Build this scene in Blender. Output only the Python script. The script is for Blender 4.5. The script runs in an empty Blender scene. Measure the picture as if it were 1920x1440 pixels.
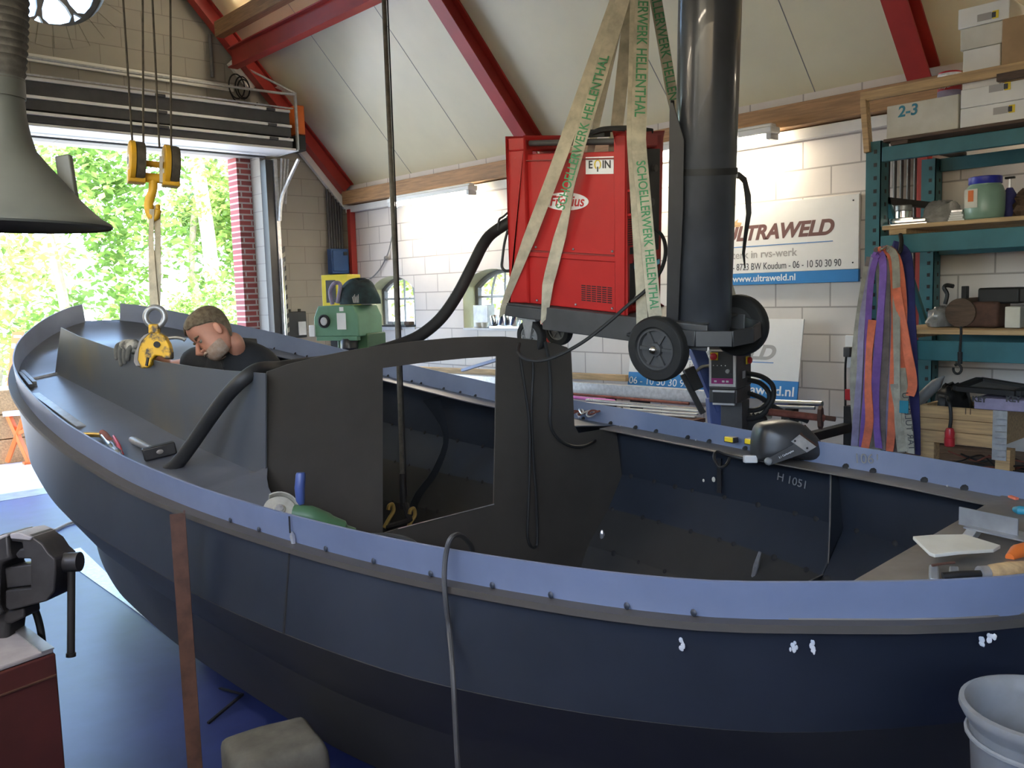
import bpy, bmesh, math, random
from mathutils import Vector as V, Matrix, Euler
random.seed(7)
SC = bpy.context.scene
COL = SC.collection
R = math.radians

# ---------------------------------------------------------------- camera
CAM = V((0.0, 0.0, 1.85))
FOC = 1651.0
_yaw, _pit, _rol = R(47.795), R(5.930), R(-1.666)
FW = V((math.cos(_pit) * math.cos(_yaw), math.cos(_pit) * math.sin(_yaw), -math.sin(_pit)))
_r = V((math.sin(_yaw), -math.cos(_yaw), 0.0))
_u = _r.cross(FW)
RT = _r * math.cos(_rol) + _u * math.sin(_rol)
UP = -_r * math.sin(_rol) + _u * math.cos(_rol)
cd = bpy.data.cameras.new('camera')
cam = bpy.data.objects.new('camera', cd)
COL.objects.link(cam)
cd.sensor_width = 36.0
cd.lens = FOC / 1920.0 * 36.0
cd.clip_start = 0.02
cd.clip_end = 300
m = Matrix.Identity(4)
for i in range(3):
    m[i][0], m[i][1], m[i][2], m[i][3] = RT[i], UP[i], -FW[i], CAM[i]
cam.matrix_world = m
SC.camera = cam

# ---------------------------------------------------------------- light and exposure
SC.view_settings.view_transform = 'Standard'
SC.view_settings.look = 'None'
SC.view_settings.gamma = 1.0
SC.view_settings.use_curve_mapping = False
SC.view_settings.exposure = 1.9
SC.cycles.use_denoising = True
SC.cycles.max_bounces = 8
SC.cycles.diffuse_bounces = 5
SC.cycles.glossy_bounces = 4
SC.cycles.sample_clamp_indirect = 8.0
w = bpy.data.worlds.new('sky'); SC.world = w; w.use_nodes = True
nt = w.node_tree; bg = nt.nodes['Background']
sky = nt.nodes.new('ShaderNodeTexSky'); sky.sky_type = 'NISHITA'
sky.sun_disc = False; sky.sun_elevation = R(48); sky.sun_rotation = R(200); sky.air_density = 1.0; sky.dust_density = 2.2
hs = nt.nodes.new('ShaderNodeHueSaturation'); hs.inputs['Saturation'].default_value = 1.05
nt.links.new(sky.outputs[0], hs.inputs['Color']); nt.links.new(hs.outputs[0], bg.inputs[0]); bg.inputs[1].default_value = 0.62
sd = bpy.data.lights.new('sun', 'SUN'); sd.energy = 4.2; sd.angle = R(0.6); sd.color = (1, .95, .86)
sun = bpy.data.objects.new('sun', sd); COL.objects.link(sun)
sun.rotation_euler = V((-0.18, 0.52, -0.83)).to_track_quat('-Z', 'Y').to_euler()
def portal(name, loc, direction, sx, sy):
    d = bpy.data.lights.new(name, 'AREA'); d.shape = 'RECTANGLE'; d.size = sx; d.size_y = sy
    d.cycles.is_portal = True
    o = bpy.data.objects.new(name, d); COL.objects.link(o); o.location = loc
    o.rotation_euler = V(direction).to_track_quat('-Z', 'Z').to_euler()
portal('door_daylight', (2.75, 9.75, 1.75), (0, -1, 0), 4.1, 3.5)
portal('left_fill_daylight', (-0.72, .25, 2.55), (1, 0, 0), 5.1, 1.15)  # sky portal of the unseen left opening, added for fill on the near hull

# ---------------------------------------------------------------- rays from the photograph onto real planes
def ray(x, y): return FW + RT * ((x - 960.0) / FOC) - UP * ((y - 720.0) / FOC)
def oX(x, y, k): d = ray(x, y); return CAM + d * ((k - CAM.x) / d.x)
def oY(x, y, k): d = ray(x, y); return CAM + d * ((k - CAM.y) / d.y)
def oZ(x, y, k): d = ray(x, y); return CAM + d * ((k - CAM.z) / d.z)
def oD(x, y, k): return CAM + ray(x, y) * k
def oP(x, y, p, n):
    d = ray(x, y); n = V(n); return CAM + d * ((V(p) - CAM).dot(n) / d.dot(n))

# ---------------------------------------------------------------- materials
MATS = {}
def mat(name, col, rough=.55, metal=0.0, var=.12, scale=6.0, bump=0.0, spec=.5, col2=None, stretch=None, detail=4, emit=None, trans=0.0, lo=.35, hi=.65, coat=0.0):
    if name in MATS: return MATS[name]
    M = bpy.data.materials.new(name); M.use_nodes = True
    n = M.node_tree.nodes; l = M.node_tree.links; b = n['Principled BSDF']
    b.inputs['Roughness'].default_value = rough; b.inputs['Metallic'].default_value = metal
    b.inputs['Specular IOR Level'].default_value = spec
    if coat: b.inputs['Coat Weight'].default_value = coat
    c1 = tuple(min(1, c * (1 - var)) for c in col) + (1,)
    c2 = (tuple(min(1, c * (1 + var)) for c in col) if col2 is None else tuple(col2)) + (1,)
    if col2 is not None: c1 = tuple(col) + (1,)
    tc = n.new('ShaderNodeTexCoord'); mp = n.new('ShaderNodeMapping'); no = n.new('ShaderNodeTexNoise')
    l.new(tc.outputs['Object'], mp.inputs[0]); l.new(mp.outputs[0], no.inputs['Vector'])
    if stretch: mp.inputs['Scale'].default_value = stretch
    no.inputs['Scale'].default_value = scale; no.inputs['Detail'].default_value = detail; no.inputs['Roughness'].default_value = .6
    rp = n.new('ShaderNodeValToRGB'); l.new(no.outputs['Fac'], rp.inputs[0])
    rp.color_ramp.elements[0].position = lo; rp.color_ramp.elements[1].position = hi
    rp.color_ramp.elements[0].color = c1; rp.color_ramp.elements[1].color = c2
    l.new(rp.outputs[0], b.inputs['Base Color'])
    if bump:
        bp = n.new('ShaderNodeBump'); bp.inputs['Strength'].default_value = bump; bp.inputs['Distance'].default_value = .01
        l.new(no.outputs['Fac'], bp.inputs['Height']); l.new(bp.outputs[0], b.inputs['Normal'])
    if emit:
        b.inputs['Emission Color'].default_value = tuple(col) + (1,); b.inputs['Emission Strength'].default_value = emit
    if trans: b.inputs['Transmission Weight'].default_value = trans
    MATS[name] = M
    return M
def brickmat(name, axis, c1, c2, mortar, bw, bh, ms, u0=0.0, z0=0.0, rough=.8, bump=.4):
    M = bpy.data.materials.new(name); M.use_nodes = True
    n = M.node_tree.nodes; l = M.node_tree.links; b = n['Principled BSDF']; b.inputs['Roughness'].default_value = rough
    g = n.new('ShaderNodeNewGeometry'); s = n.new('ShaderNodeSeparateXYZ'); l.new(g.outputs['Position'], s.inputs[0])
    cb = n.new('ShaderNodeCombineXYZ'); a = n.new('ShaderNodeMath'); a.operation = 'SUBTRACT'; a.inputs[1].default_value = u0
    a2 = n.new('ShaderNodeMath'); a2.operation = 'SUBTRACT'; a2.inputs[1].default_value = z0
    l.new(s.outputs[axis], a.inputs[0]); l.new(s.outputs[2], a2.inputs[0]); l.new(a.outputs[0], cb.inputs[0]); l.new(a2.outputs[0], cb.inputs[1])
    t = n.new('ShaderNodeTexBrick'); l.new(cb.outputs[0], t.inputs['Vector'])
    t.inputs['Scale'].default_value = 1; t.inputs['Brick Width'].default_value = bw; t.inputs['Row Height'].default_value = bh
    t.inputs['Mortar Size'].default_value = ms; t.inputs['Mortar Smooth'].default_value = .15; t.inputs['Bias'].default_value = 0
    t.inputs['Color1'].default_value = c1 + (1,); t.inputs['Color2'].default_value = c2 + (1,); t.inputs['Mortar'].default_value = mortar + (1,)
    no = n.new('ShaderNodeTexNoise'); no.inputs['Scale'].default_value = 2.5; no.inputs['Detail'].default_value = 6; l.new(g.outputs['Position'], no.inputs['Vector'])
    mr = n.new('ShaderNodeMapRange'); mr.inputs[3].default_value = .86; mr.inputs[4].default_value = 1.12; l.new(no.outputs['Fac'], mr.inputs[0])
    mx = n.new('ShaderNodeMix'); mx.data_type = 'RGBA'; mx.blend_type = 'MULTIPLY'; mx.inputs[0].default_value = 1
    l.new(t.outputs['Color'], mx.inputs[6]); l.new(mr.outputs[0], mx.inputs[7]); l.new(mx.outputs[2], b.inputs['Base Color'])
    bp = n.new('ShaderNodeBump'); bp.inputs['Strength'].default_value = bump; bp.inputs['Distance'].default_value = .006; bp.invert = True
    l.new(t.outputs['Fac'], bp.inputs['Height']); l.new(bp.outputs[0], b.inputs['Normal'])
    MATS[name] = M
    return M

# ---------------------------------------------------------------- mesh building
def world_loc(o):
    p = V((0, 0, 0))
    while o is not None: p = p + o.location; o = o.parent
    return p
def tag(o, label=None, cat=None, group=None, kind=None):
    if label: o['label'] = label
    if cat: o['category'] = cat
    if group: o['group'] = group
    if kind: o['kind'] = kind
    return o
def thing(name, loc, label, cat, group=None, kind=None):
    o = bpy.data.objects.new(name, None); COL.objects.link(o); o.location = V(loc); o.empty_display_size = .05
    return tag(o, label, cat, group, kind)
def frame(o, x, z=None, y=None):
    """4x4 with origin o, X axis x and (roughly) Z axis z or Y axis y"""
    x = V(x).normalized()
    if z is not None:
        z = V(z); z = (z - x * z.dot(x)).normalized(); y = z.cross(x)
    else:
        y = V(y); y = (y - x * y.dot(x)).normalized(); z = x.cross(y)
    M = Matrix.Identity(4)
    for i in range(3): M[i][0], M[i][1], M[i][2], M[i][3] = x[i], y[i], z[i], o[i]
    return M
def smoothline(P, k=6, closed=False):
    P = [V(p) for p in P]; n = len(P); out = []
    rng = n if closed else n - 1
    for i in range(rng):
        if closed: a, b, c, d = P[(i - 1) % n], P[i], P[(i + 1) % n], P[(i + 2) % n]
        else: a, b, c, d = P[max(i - 1, 0)], P[i], P[i + 1], P[min(i + 2, n - 1)]
        for j in range(k):
            t = j / k
            out.append(.5 * ((2 * b) + (c - a) * t + (2 * a - 5 * b + 4 * c - d) * t * t + (3 * b - a - 3 * c + d) * t ** 3))
    if not closed: out.append(P[-1])
    return out
class MB:
    def __init__(s): s.v = []; s.f = []
    def add(s, vs, fs, M=None):
        k = len(s.v)
        s.v += [(M @ V(p)) if M is not None else V(p) for p in vs]
        s.f += [[i + k for i in f] for f in fs]
        return s
    def box(s, c, d, M=None):
        x, y, z = c; a, b, h = d[0] / 2, d[1] / 2, d[2] / 2
        return s.add([(x - a, y - b, z - h), (x + a, y - b, z - h), (x + a, y + b, z - h), (x - a, y + b, z - h), (x - a, y - b, z + h), (x + a, y - b, z + h), (x + a, y + b, z + h), (x - a, y + b, z + h)],
                     [(0, 3, 2, 1), (4, 5, 6, 7), (0, 1, 5, 4), (1, 2, 6, 5), (2, 3, 7, 6), (3, 0, 4, 7)], M)
    def box2(s, lo, hi, M=None):
        return s.box([(a + b) / 2 for a, b in zip(lo, hi)], [abs(b - a) for a, b in zip(lo, hi)], M)
    def bar(s, p, q, wd, ht, up=(0, 0, 1)):
        p, q = V(p), V(q); u = V(up)
        if abs((q - p).normalized().dot(u)) > .98: u = V((0, 1, 0))
        M = frame(p, q - p, z=u); L = (q - p).length
        return s.box((L / 2, 0, 0), (L, wd, ht), M)
    def tube(s, P, r, n=8, closed=False, caps=True):
        P = [V(p) for p in P]; N = len(P)
        rr = r if isinstance(r, (list, tuple)) else [r] * N
        T = [((P[(i + 1) % N] - P[i - 1]) if closed else (P[min(i + 1, N - 1)] - P[max(i - 1, 0)])).normalized() for i in range(N)]
        a = V((0, 0, 1)) if abs(T[0].z) < .9 else V((1, 0, 0))
        nrm = (a - T[0] * a.dot(T[0])).normalized(); vs = []
        for i in range(N):
            nrm = (nrm - T[i] * nrm.dot(T[i])).normalized(); b = T[i].cross(nrm)
            for j in range(n):
                t = 2 * math.pi * j / n; vs.append(P[i] + (nrm * math.cos(t) + b * math.sin(t)) * rr[i])
        fs = []
        for i in range(N if closed else N - 1):
            for j in range(n):
                k = (i + 1) % N; fs.append((i * n + j, i * n + (j + 1) % n, k * n + (j + 1) % n, k * n + j))
        if caps and not closed: fs += [list(range(n))[::-1], list(range((N - 1) * n, N * n))]
        return s.add(vs, fs)
    def lathe(s, prof, M=None, n=24, caps=True):
        vs = []; N = len(prof)
        for r, z in prof:
            for j in range(n):
                t = 2 * math.pi * j / n; vs.append((r * math.cos(t), r * math.sin(t), z))
        fs = [(i * n + j, i * n + (j + 1) % n, (i + 1) * n + (j + 1) % n, (i + 1) * n + j) for i in range(N - 1) for j in range(n)]
        if caps: fs += [list(range(n))[::-1], list(range((N - 1) * n, N * n))]
        return s.add(vs, fs, M)
    def cyl(s, p, q, r, n=16, r2=None):
        p, q = V(p), V(q); z = q - p
        x = V((1, 0, 0)) if abs(z.normalized().x) < .9 else V((0, 1, 0))
        x = (x - z.normalized() * x.dot(z.normalized()))
        return s.lathe([(r, 0), (r if r2 is None else r2, z.length)], frame(p, x, z=z), n)
    def prism(s, poly, h0, h1, M=None):
        n = len(poly)
        vs = [(p[0], p[1], h0) for p in poly] + [(p[0], p[1], h1) for p in poly]
        fs = [list(range(n))[::-1], list(range(n, 2 * n))] + [(i, (i + 1) % n, n + (i + 1) % n, n + i) for i in range(n)]
        return s.add(vs, fs, M)
    def grid(s, rows, closed=False):
        n = len(rows[0]); vs = [p for r in rows for p in r]
        fs = [(i * n + j, i * n + (j + 1) % n, (i + 1) * n + (j + 1) % n, (i + 1) * n + j) for i in range(len(rows) - 1) for j in range(n if closed else n - 1)]
        return s.add(vs, fs)
    def ball(s, c, r, M=None, n=14, m=9):
        rx, ry, rz = r if isinstance(r, (list, tuple)) else (r, r, r); vs = []; fs = []
        for i in range(m + 1):
            a = math.pi * i / m
            for j in range(n):
                t = 2 * math.pi * j / n; vs.append((c[0] + rx * math.sin(a) * math.cos(t), c[1] + ry * math.sin(a) * math.sin(t), c[2] - rz * math.cos(a)))
        for i in range(m):
            for j in range(n): fs.append((i * n + j, i * n + (j + 1) % n, (i + 1) * n + (j + 1) % n, (i + 1) * n + j))
        return s.add(vs, fs, M)
    def ribbon(s, P, wv, th):
        """flat band along P; wv one width vector or one per point; th thickness"""
        P = [V(p) for p in P]; N = len(P); W = [V(a) for a in wv] if isinstance(wv, list) else [V(wv)] * N; vs = []
        for i in range(N):
            t = (P[min(i + 1, N - 1)] - P[max(i - 1, 0)]).normalized(); wn = W[i]; nn = t.cross(wn).normalized() * th / 2
            vs += [P[i] - wn / 2 - nn, P[i] + wn / 2 - nn, P[i] + wn / 2 + nn, P[i] - wn / 2 + nn]
        fs = [(i * 4 + j, i * 4 + (j + 1) % 4, i * 4 + 4 + (j + 1) % 4, i * 4 + 4 + j) for i in range(N - 1) for j in range(4)]
        fs += [(3, 2, 1, 0), tuple((N - 1) * 4 + j for j in range(4))]
        return s.add(vs, fs)
    def build(s, name, mt, parent=None, smooth=38, bevel=0.0, solid=0.0, sub=0, seg=2, label=None):
        me = bpy.data.meshes.new(name)
        if parent is not None: off = world_loc(parent)
        else:
            lo = [min(p[i] for p in s.v) for i in range(3)]; hi = [max(p[i] for p in s.v) for i in range(3)]
            off = V(((lo[0] + hi[0]) / 2, (lo[1] + hi[1]) / 2, lo[2]))
        me.from_pydata([tuple(p - off) for p in s.v], [], s.f)
        bm = bmesh.new(); bm.from_mesh(me)
        bmesh.ops.remove_doubles(bm, verts=bm.verts, dist=1e-5)
        bmesh.ops.recalc_face_normals(bm, faces=bm.faces); bm.to_mesh(me); bm.free()
        me.materials.append(MATS[mt] if isinstance(mt, str) else mt)
        if smooth:
            me.polygons.foreach_set('use_smooth', [True] * len(me.polygons)); me.set_sharp_from_angle(angle=R(smooth))
        o = bpy.data.objects.new(name, me); COL.objects.link(o)
        if parent is not None: o.parent = parent
        else: o.location = off
        if solid:
            q = o.modifiers.new('thick', 'SOLIDIFY'); q.thickness = solid; q.offset = 0
        if solid and smooth:
            q = o.modifiers.new('edges', 'EDGE_SPLIT'); q.split_angle = R(min(smooth, 60))
        if bevel:
            q = o.modifiers.new('bevel', 'BEVEL'); q.width = bevel; q.segments = seg; q.limit_method = 'ANGLE'; q.angle_limit = R(35)
        if sub:
            q = o.modifiers.new('sub', 'SUBSURF'); q.levels = sub; q.render_levels = sub
        if label: o['label'] = label
        return o
def plate(name, outer, holes, M, th, mt, parent=None, bevel=0.0):
    """a flat sheet with holes: outlines in the local XY of M, extruded th along local Z"""
    cu = bpy.data.curves.new(name, 'CURVE'); cu.dimensions = '2D'; cu.fill_mode = 'BOTH'; cu.extrude = th / 2
    for lp in [outer] + list(holes):
        sp = cu.splines.new('POLY'); sp.points.add(len(lp) - 1); sp.use_cyclic_u = True
        for k, p in enumerate(lp): sp.points[k].co = (p[0], p[1], 0, 1)
    t = bpy.data.objects.new('t', cu); COL.objects.link(t)
    dg = bpy.context.evaluated_depsgraph_get(); me = bpy.data.meshes.new_from_object(t.evaluated_get(dg))
    bpy.data.objects.remove(t); bpy.data.curves.remove(cu)
    b = MB(); b.add([v.co for v in me.vertices], [list(p.vertices) for p in me.polygons], M)
    bpy.data.meshes.remove(me)
    return b.build(name, mt, parent, smooth=30, bevel=bevel)
def text(name, body, M, size, mt, parent, align='CENTER', shear=0.0, th=.0006, bold=0.0, sx=1.0, spacing=1.0, width=None):
    cu = bpy.data.curves.new(name, 'FONT'); cu.body = body; cu.size = size; cu.align_x = align; cu.align_y = 'CENTER'
    cu.shear = shear; cu.extrude = th; cu.offset = bold; cu.space_character = spacing
    t = bpy.data.objects.new('t', cu); COL.objects.link(t)
    dg = bpy.context.evaluated_depsgraph_get(); me = bpy.data.meshes.new_from_object(t.evaluated_get(dg))
    bpy.data.objects.remove(t); bpy.data.curves.remove(cu)
    if width and len(me.vertices): sx = width / (max(v.co.x for v in me.vertices) - min(v.co.x for v in me.vertices))
    b = MB(); b.add([(v.co.x * sx, v.co.y, v.co.z) for v in me.vertices], [list(p.vertices) for p in me.polygons], M)
    bpy.data.meshes.remove(me)
    return b.build(name, mt, parent, smooth=0)
def cat1(x, xs, ys):
    """monotone cubic through (xs, ys)"""
    n = len(xs); x = min(max(x, xs[0]), xs[-1])
    h = [xs[i + 1] - xs[i] for i in range(n - 1)]; d = [(ys[i + 1] - ys[i]) / h[i] for i in range(n - 1)]
    mm = [d[0]] + [0] * (n - 2) + [d[-1]]
    for i in range(1, n - 1):
        if d[i - 1] * d[i] > 0:
            w1, w2 = 2 * h[i] + h[i - 1], h[i] + 2 * h[i - 1]; mm[i] = (w1 + w2) / (w1 / d[i - 1] + w2 / d[i])
    k = 0
    while k < n - 2 and x > xs[k + 1]: k += 1
    t = (x - xs[k]) / h[k]
    return (2 * t ** 3 - 3 * t * t + 1) * ys[k] + (t ** 3 - 2 * t * t + t) * h[k] * mm[k] + (-2 * t ** 3 + 3 * t * t) * ys[k + 1] + (t ** 3 - t * t) * h[k] * mm[k + 1]
def lin(a, b, n): return [a + (b - a) * i / (n - 1) for i in range(n)]
def arc(cx, cy, r, a0, a1, n=12, ry=None): return [(cx + r * math.cos(R(a0 + (a1 - a0) * i / n)), cy + (ry or r) * math.sin(R(a0 + (a1 - a0) * i / n))) for i in range(n + 1)]
def rrect(x0, y0, x1, y1, r, n=4):
    return arc(x1 - r, y1 - r, r, 0, 90, n) + arc(x0 + r, y1 - r, r, 90, 180, n) + arc(x0 + r, y0 + r, r, 180, 270, n) + arc(x1 - r, y0 + r, r, 270, 360, n)

mat('paint_red', (.36, .035, .028), .45, var=.10, scale=3)
mat('paint_red_dark', (.20, .022, .02), .5, var=.15, scale=3)
mat('white_panel', (.70, .66, .47), .34, var=.03, scale=2)
mat('white_board', (.80, .79, .75), .5, var=.05, scale=3)
mat('white_plain', (.82, .82, .80), .5, var=.03)
mat('wood_beam', (.36, .20, .09), .6, var=.25, scale=3, stretch=(20, 1.2, 20), bump=.15)
mat('wood_pale', (.50, .33, .16), .65, var=.22, scale=3, stretch=(22, 1.4, 22), bump=.1)
mat('wood_dark', (.10, .062, .04), .7, var=.3, scale=4, stretch=(16, 2, 16))
mat('concrete_floor', (.030, .046, .19), .42, var=.22, scale=2.2, detail=9, bump=.03, spec=.6)
mat('pavement', (.62, .62, .60), .8, var=.15, scale=2, detail=8)
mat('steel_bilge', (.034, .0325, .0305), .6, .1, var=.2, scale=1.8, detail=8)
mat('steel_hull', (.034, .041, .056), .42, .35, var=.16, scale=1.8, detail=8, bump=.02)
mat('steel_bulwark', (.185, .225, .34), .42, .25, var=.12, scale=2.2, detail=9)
mat('steel_deck', (.13, .14, .17), .38, .45, var=.14, scale=2.0, detail=8)
mat('steel_brown', (.085, .076, .067), .55, .25, var=.14, scale=2.0, detail=8)
mat('steel_inside', (.040, .046, .056), .5, .25, var=.18, scale=1.8, detail=8)
mat('steel_edge', (.20, .18, .16), .5, .4, var=.2, scale=6)
mat('steel_bright', (.72, .72, .74), .3, .8, var=.2, scale=20)
mat('steel_shiny', (.80, .80, .80), .18, 1.0, var=.1, scale=10)
mat('steel_grey', (.33, .34, .35), .42, .6, var=.18, scale=8)
mat('galvanised', (.55, .56, .57), .42, .7, var=.14, scale=30)
mat('steel_black', (.022, .021, .021), .5, .3, var=.25, scale=12)
mat('weld_soot', (.012, .012, .013), .75, 0, var=.3, scale=20)
mat('rust', (.095, .045, .03), .75, .1, var=.3, scale=14, bump=.1)
mat('rust_red', (.20, .06, .04), .75, 0, var=.3, scale=14)
mat('yellow_paint', (.62, .36, .02), .5, var=.15, scale=10)
mat('yellow_worn', (.66, .38, .015), .55, .1, scale=14, col2=(.06, .045, .03), lo=.46, hi=.56, detail=7, bump=.2)
mat('yellow_bright', (.80, .66, .04), .45, var=.08)
mat('black_rubber', (.013, .013, .013), .6, var=.25, scale=10)
mat('black_plastic', (.016, .016, .017), .45, var=.2)
mat('black_satin', (.03, .03, .032), .35, var=.15)
mat('dark_grey', (.06, .06, .062), .5, var=.15)
mat('mid_grey', (.20, .20, .20), .55, var=.15)
mat('light_grey', (.55, .56, .57), .5, var=.1)
mat('hood_plastic', (.082, .085, .072), .5, var=.12, scale=5)
mat('hose_cloth', (.075, .068, .055), .8, var=.3, scale=30, bump=.3)
mat('green_machine', (.14, .30, .19), .45, var=.08, scale=5)
mat('green_dark', (.055, .13, .06), .5, var=.1)
mat('welder_red', (.42, .018, .017), .38, var=.07, scale=4)
mat('sling_web', (.46, .42, .32), .8, var=.2, scale=16, bump=.15)
mat('sling_green', (.07, .24, .11), .8, var=.2)
mat('ink_green', (.07, .28, .13), .8, var=.1)
mat('cylinder_paint', (.045, .048, .056), .28, .1, var=.3, scale=3, bump=.03, coat=.3)
mat('rack_green', (.035, .15, .175), .5, var=.12, scale=5)
mat('card_brown', (.42, .27, .14), .8, var=.1, scale=5)
mat('card_white', (.68, .66, .58), .75, scale=5, col2=(.58, .55, .46), detail=6)
mat('sign_white', (.80, .79, .77), .4, var=.02)
mat('sign_blue', (.03, .22, .55), .4, var=.03)
mat('ink_brown', (.16, .07, .06), .5, var=.05)
mat('ink_grey', (.40, .38, .36), .5, var=.05)
mat('ink_dark', (.05, .05, .055), .5, var=.05)
mat('ink_blue', (.05, .20, .50), .5, var=.05)
mat('ink_white', (.86, .87, .88), .5, var=.02)
mat('ink_red', (.55, .03, .03), .5, var=.02)
mat('blue_paint', (.05, .08, .24), .4, var=.12)
mat('blue_box', (.03, .09, .25), .4, var=.1)
mat('red_plastic', (.45, .02, .03), .35, var=.08)
mat('orange_plastic', (.75, .17, .03), .45, var=.08)
mat('teal', (.02, .22, .32), .45, var=.1)
mat('purple', (.20, .10, .38), .8, var=.15, scale=14)
mat('lilac', (.30, .27, .40), .8, var=.15, scale=14)
mat('orange_web', (.72, .18, .09), .8, var=.15, scale=14)
mat('navy_web', (.03, .03, .13), .8, var=.15, scale=14)
mat('taupe_web', (.19, .155, .14), .8, var=.2, scale=14)
mat('khaki_web', (.34, .32, .26), .8, var=.2, scale=14)
mat('pink_plastic', (.60, .15, .50), .4, var=.1)
mat('skin', (.46, .22, .155), .55, var=.10, scale=14, bump=.05)
mat('hair', (.075, .056, .036), .7, scale=46, col2=(.17, .135, .09), bump=.5, detail=8)
mat('beard', (.40, .32, .26), .75, scale=50, col2=(.30, .20, .15), bump=.4)
mat('tshirt', (.012, .014, .018), .85, var=.2, scale=14, bump=.2)
mat('jeans', (.03, .04, .08), .85, var=.2)
mat('glove_dark', (.10, .10, .092), .85, var=.3, scale=20, bump=.2)
mat('glove', (.36, .35, .31), .85, scale=16, col2=(.08, .08, .075), lo=.48, hi=.62, bump=.3)
mat('pail_grey', (.25, .265, .28), .5, scale=5, col2=(.17, .16, .145), detail=7)
mat('stone_block', (.125, .122, .105), .9, var=.28, scale=7, detail=9, bump=.6)
mat('bench_red', (.085, .022, .02), .5, scale=5, col2=(.06, .018, .016), detail=6)
mat('bench_top', (.32, .31, .33), .55, var=.3, scale=4, detail=8)
mat('vice_iron', (.035, .034, .036), .45, .3, var=.3, scale=10)
mat('plate_steel', (.098, .106, .118), .42, .4, scale=1.1, col2=(.17, .14, .075), lo=.54, hi=.75, detail=3)
mat('leaf_a', (.19, .33, .07), .55, var=.3, scale=1.2)
mat('leaf_b', (.29, .38, .10), .55, var=.3, scale=1.2)
mat('bark', (.30, .26, .20), .9, var=.2, scale=8, bump=.4)
mat('bark_pale', (.80, .78, .70), .8, var=.1, scale=4)
mat('brass', (.55, .38, .12), .35, .8, var=.2)
mat('sticker_yellow', (.80, .60, .03), .5, var=.03)
mat('jar_green', (.24, .38, .30), .3, var=.08)
mat('lid_blue', (.02, .03, .36), .4, var=.05)
mat('plastic_bag', (.30, .29, .28), .25, var=.25, scale=12, bump=.5)
mat('magenta', (.28, .02, .16), .4)
mat('cloth_dark', (.012, .02, .026), .85, scale=6, col2=(.03, .07, .08), bump=.3)
mat('reveal', (.62, .62, .40), .7, var=.06)
for nm in ('leaf_a', 'leaf_b'):
    M = MATS[nm]; n = M.node_tree.nodes; b = n['Principled BSDF']
    tr = n.new('ShaderNodeBsdfTranslucent'); mx = n.new('ShaderNodeMixShader'); mx.inputs[0].default_value = .45
    cr = [x for x in n if x.type == 'VALTORGB'][0]
    M.node_tree.links.new(cr.outputs[0], tr.inputs[0]); M.node_tree.links.new(b.outputs[0], mx.inputs[1]); M.node_tree.links.new(tr.outputs[0], mx.inputs[2])
    M.node_tree.links.new(mx.outputs[0], n['Material Output'].inputs[0])
M = bpy.data.materials.new('glass'); M.use_nodes = True; b = M.node_tree.nodes['Principled BSDF']
b.inputs['Transmission Weight'].default_value = 1; b.inputs['Roughness'].default_value = .02; b.inputs['IOR'].default_value = 1.05; b.inputs['Base Color'].default_value = (.95, .98, .97, 1); MATS['glass'] = M
M = bpy.data.materials.new('lamp_tube'); M.use_nodes = True; b = M.node_tree.nodes['Principled BSDF']
b.inputs['Emission Color'].default_value = (1, .88, .68, 1); b.inputs['Emission Strength'].default_value = 17; MATS['lamp_tube'] = M
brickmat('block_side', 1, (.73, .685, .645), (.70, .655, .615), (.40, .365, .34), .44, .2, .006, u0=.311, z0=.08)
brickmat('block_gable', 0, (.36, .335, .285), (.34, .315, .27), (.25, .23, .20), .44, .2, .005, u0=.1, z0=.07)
brickmat('red_brick_x', 1, (.42, .10, .09), (.30, .08, .075), (.58, .52, .50), .22, .066, .010, z0=.01, bump=.6)
brickmat('red_brick', 0, (.42, .10, .09), (.30, .08, .075), (.58, .52, .50), .22, .066, .010, z0=.01, bump=.6)
# ================================================================ THE ROOM
RS = 1.0959                                     # roof slope
def roofz(x): return 3.215 + (6.0 - x) * RS if x >= 2.7 else 3.215 + (x + 0.6) * RS
RN_ = V((RS, 0, 1)).normalized()
def st(o): o['kind'] = 'structure'; return o
GX, GZ = frame(V((0, 9.69, 0)), (1, 0, 0), y=(0, 0, 1)), None
st(MB().box2((-.9, -3.4, -.25), (6.3, 9.82, 0)).build('floor', 'concrete_floor'))
st(MB().box2((-40, 9.82, -.35), (60, 70, -.03)).build('ground', 'pavement'))
st(MB().box2((-.8, 9.47, -.02), (6.0, 9.815, .002)).build('trim_1', 'steel_grey'))
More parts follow.
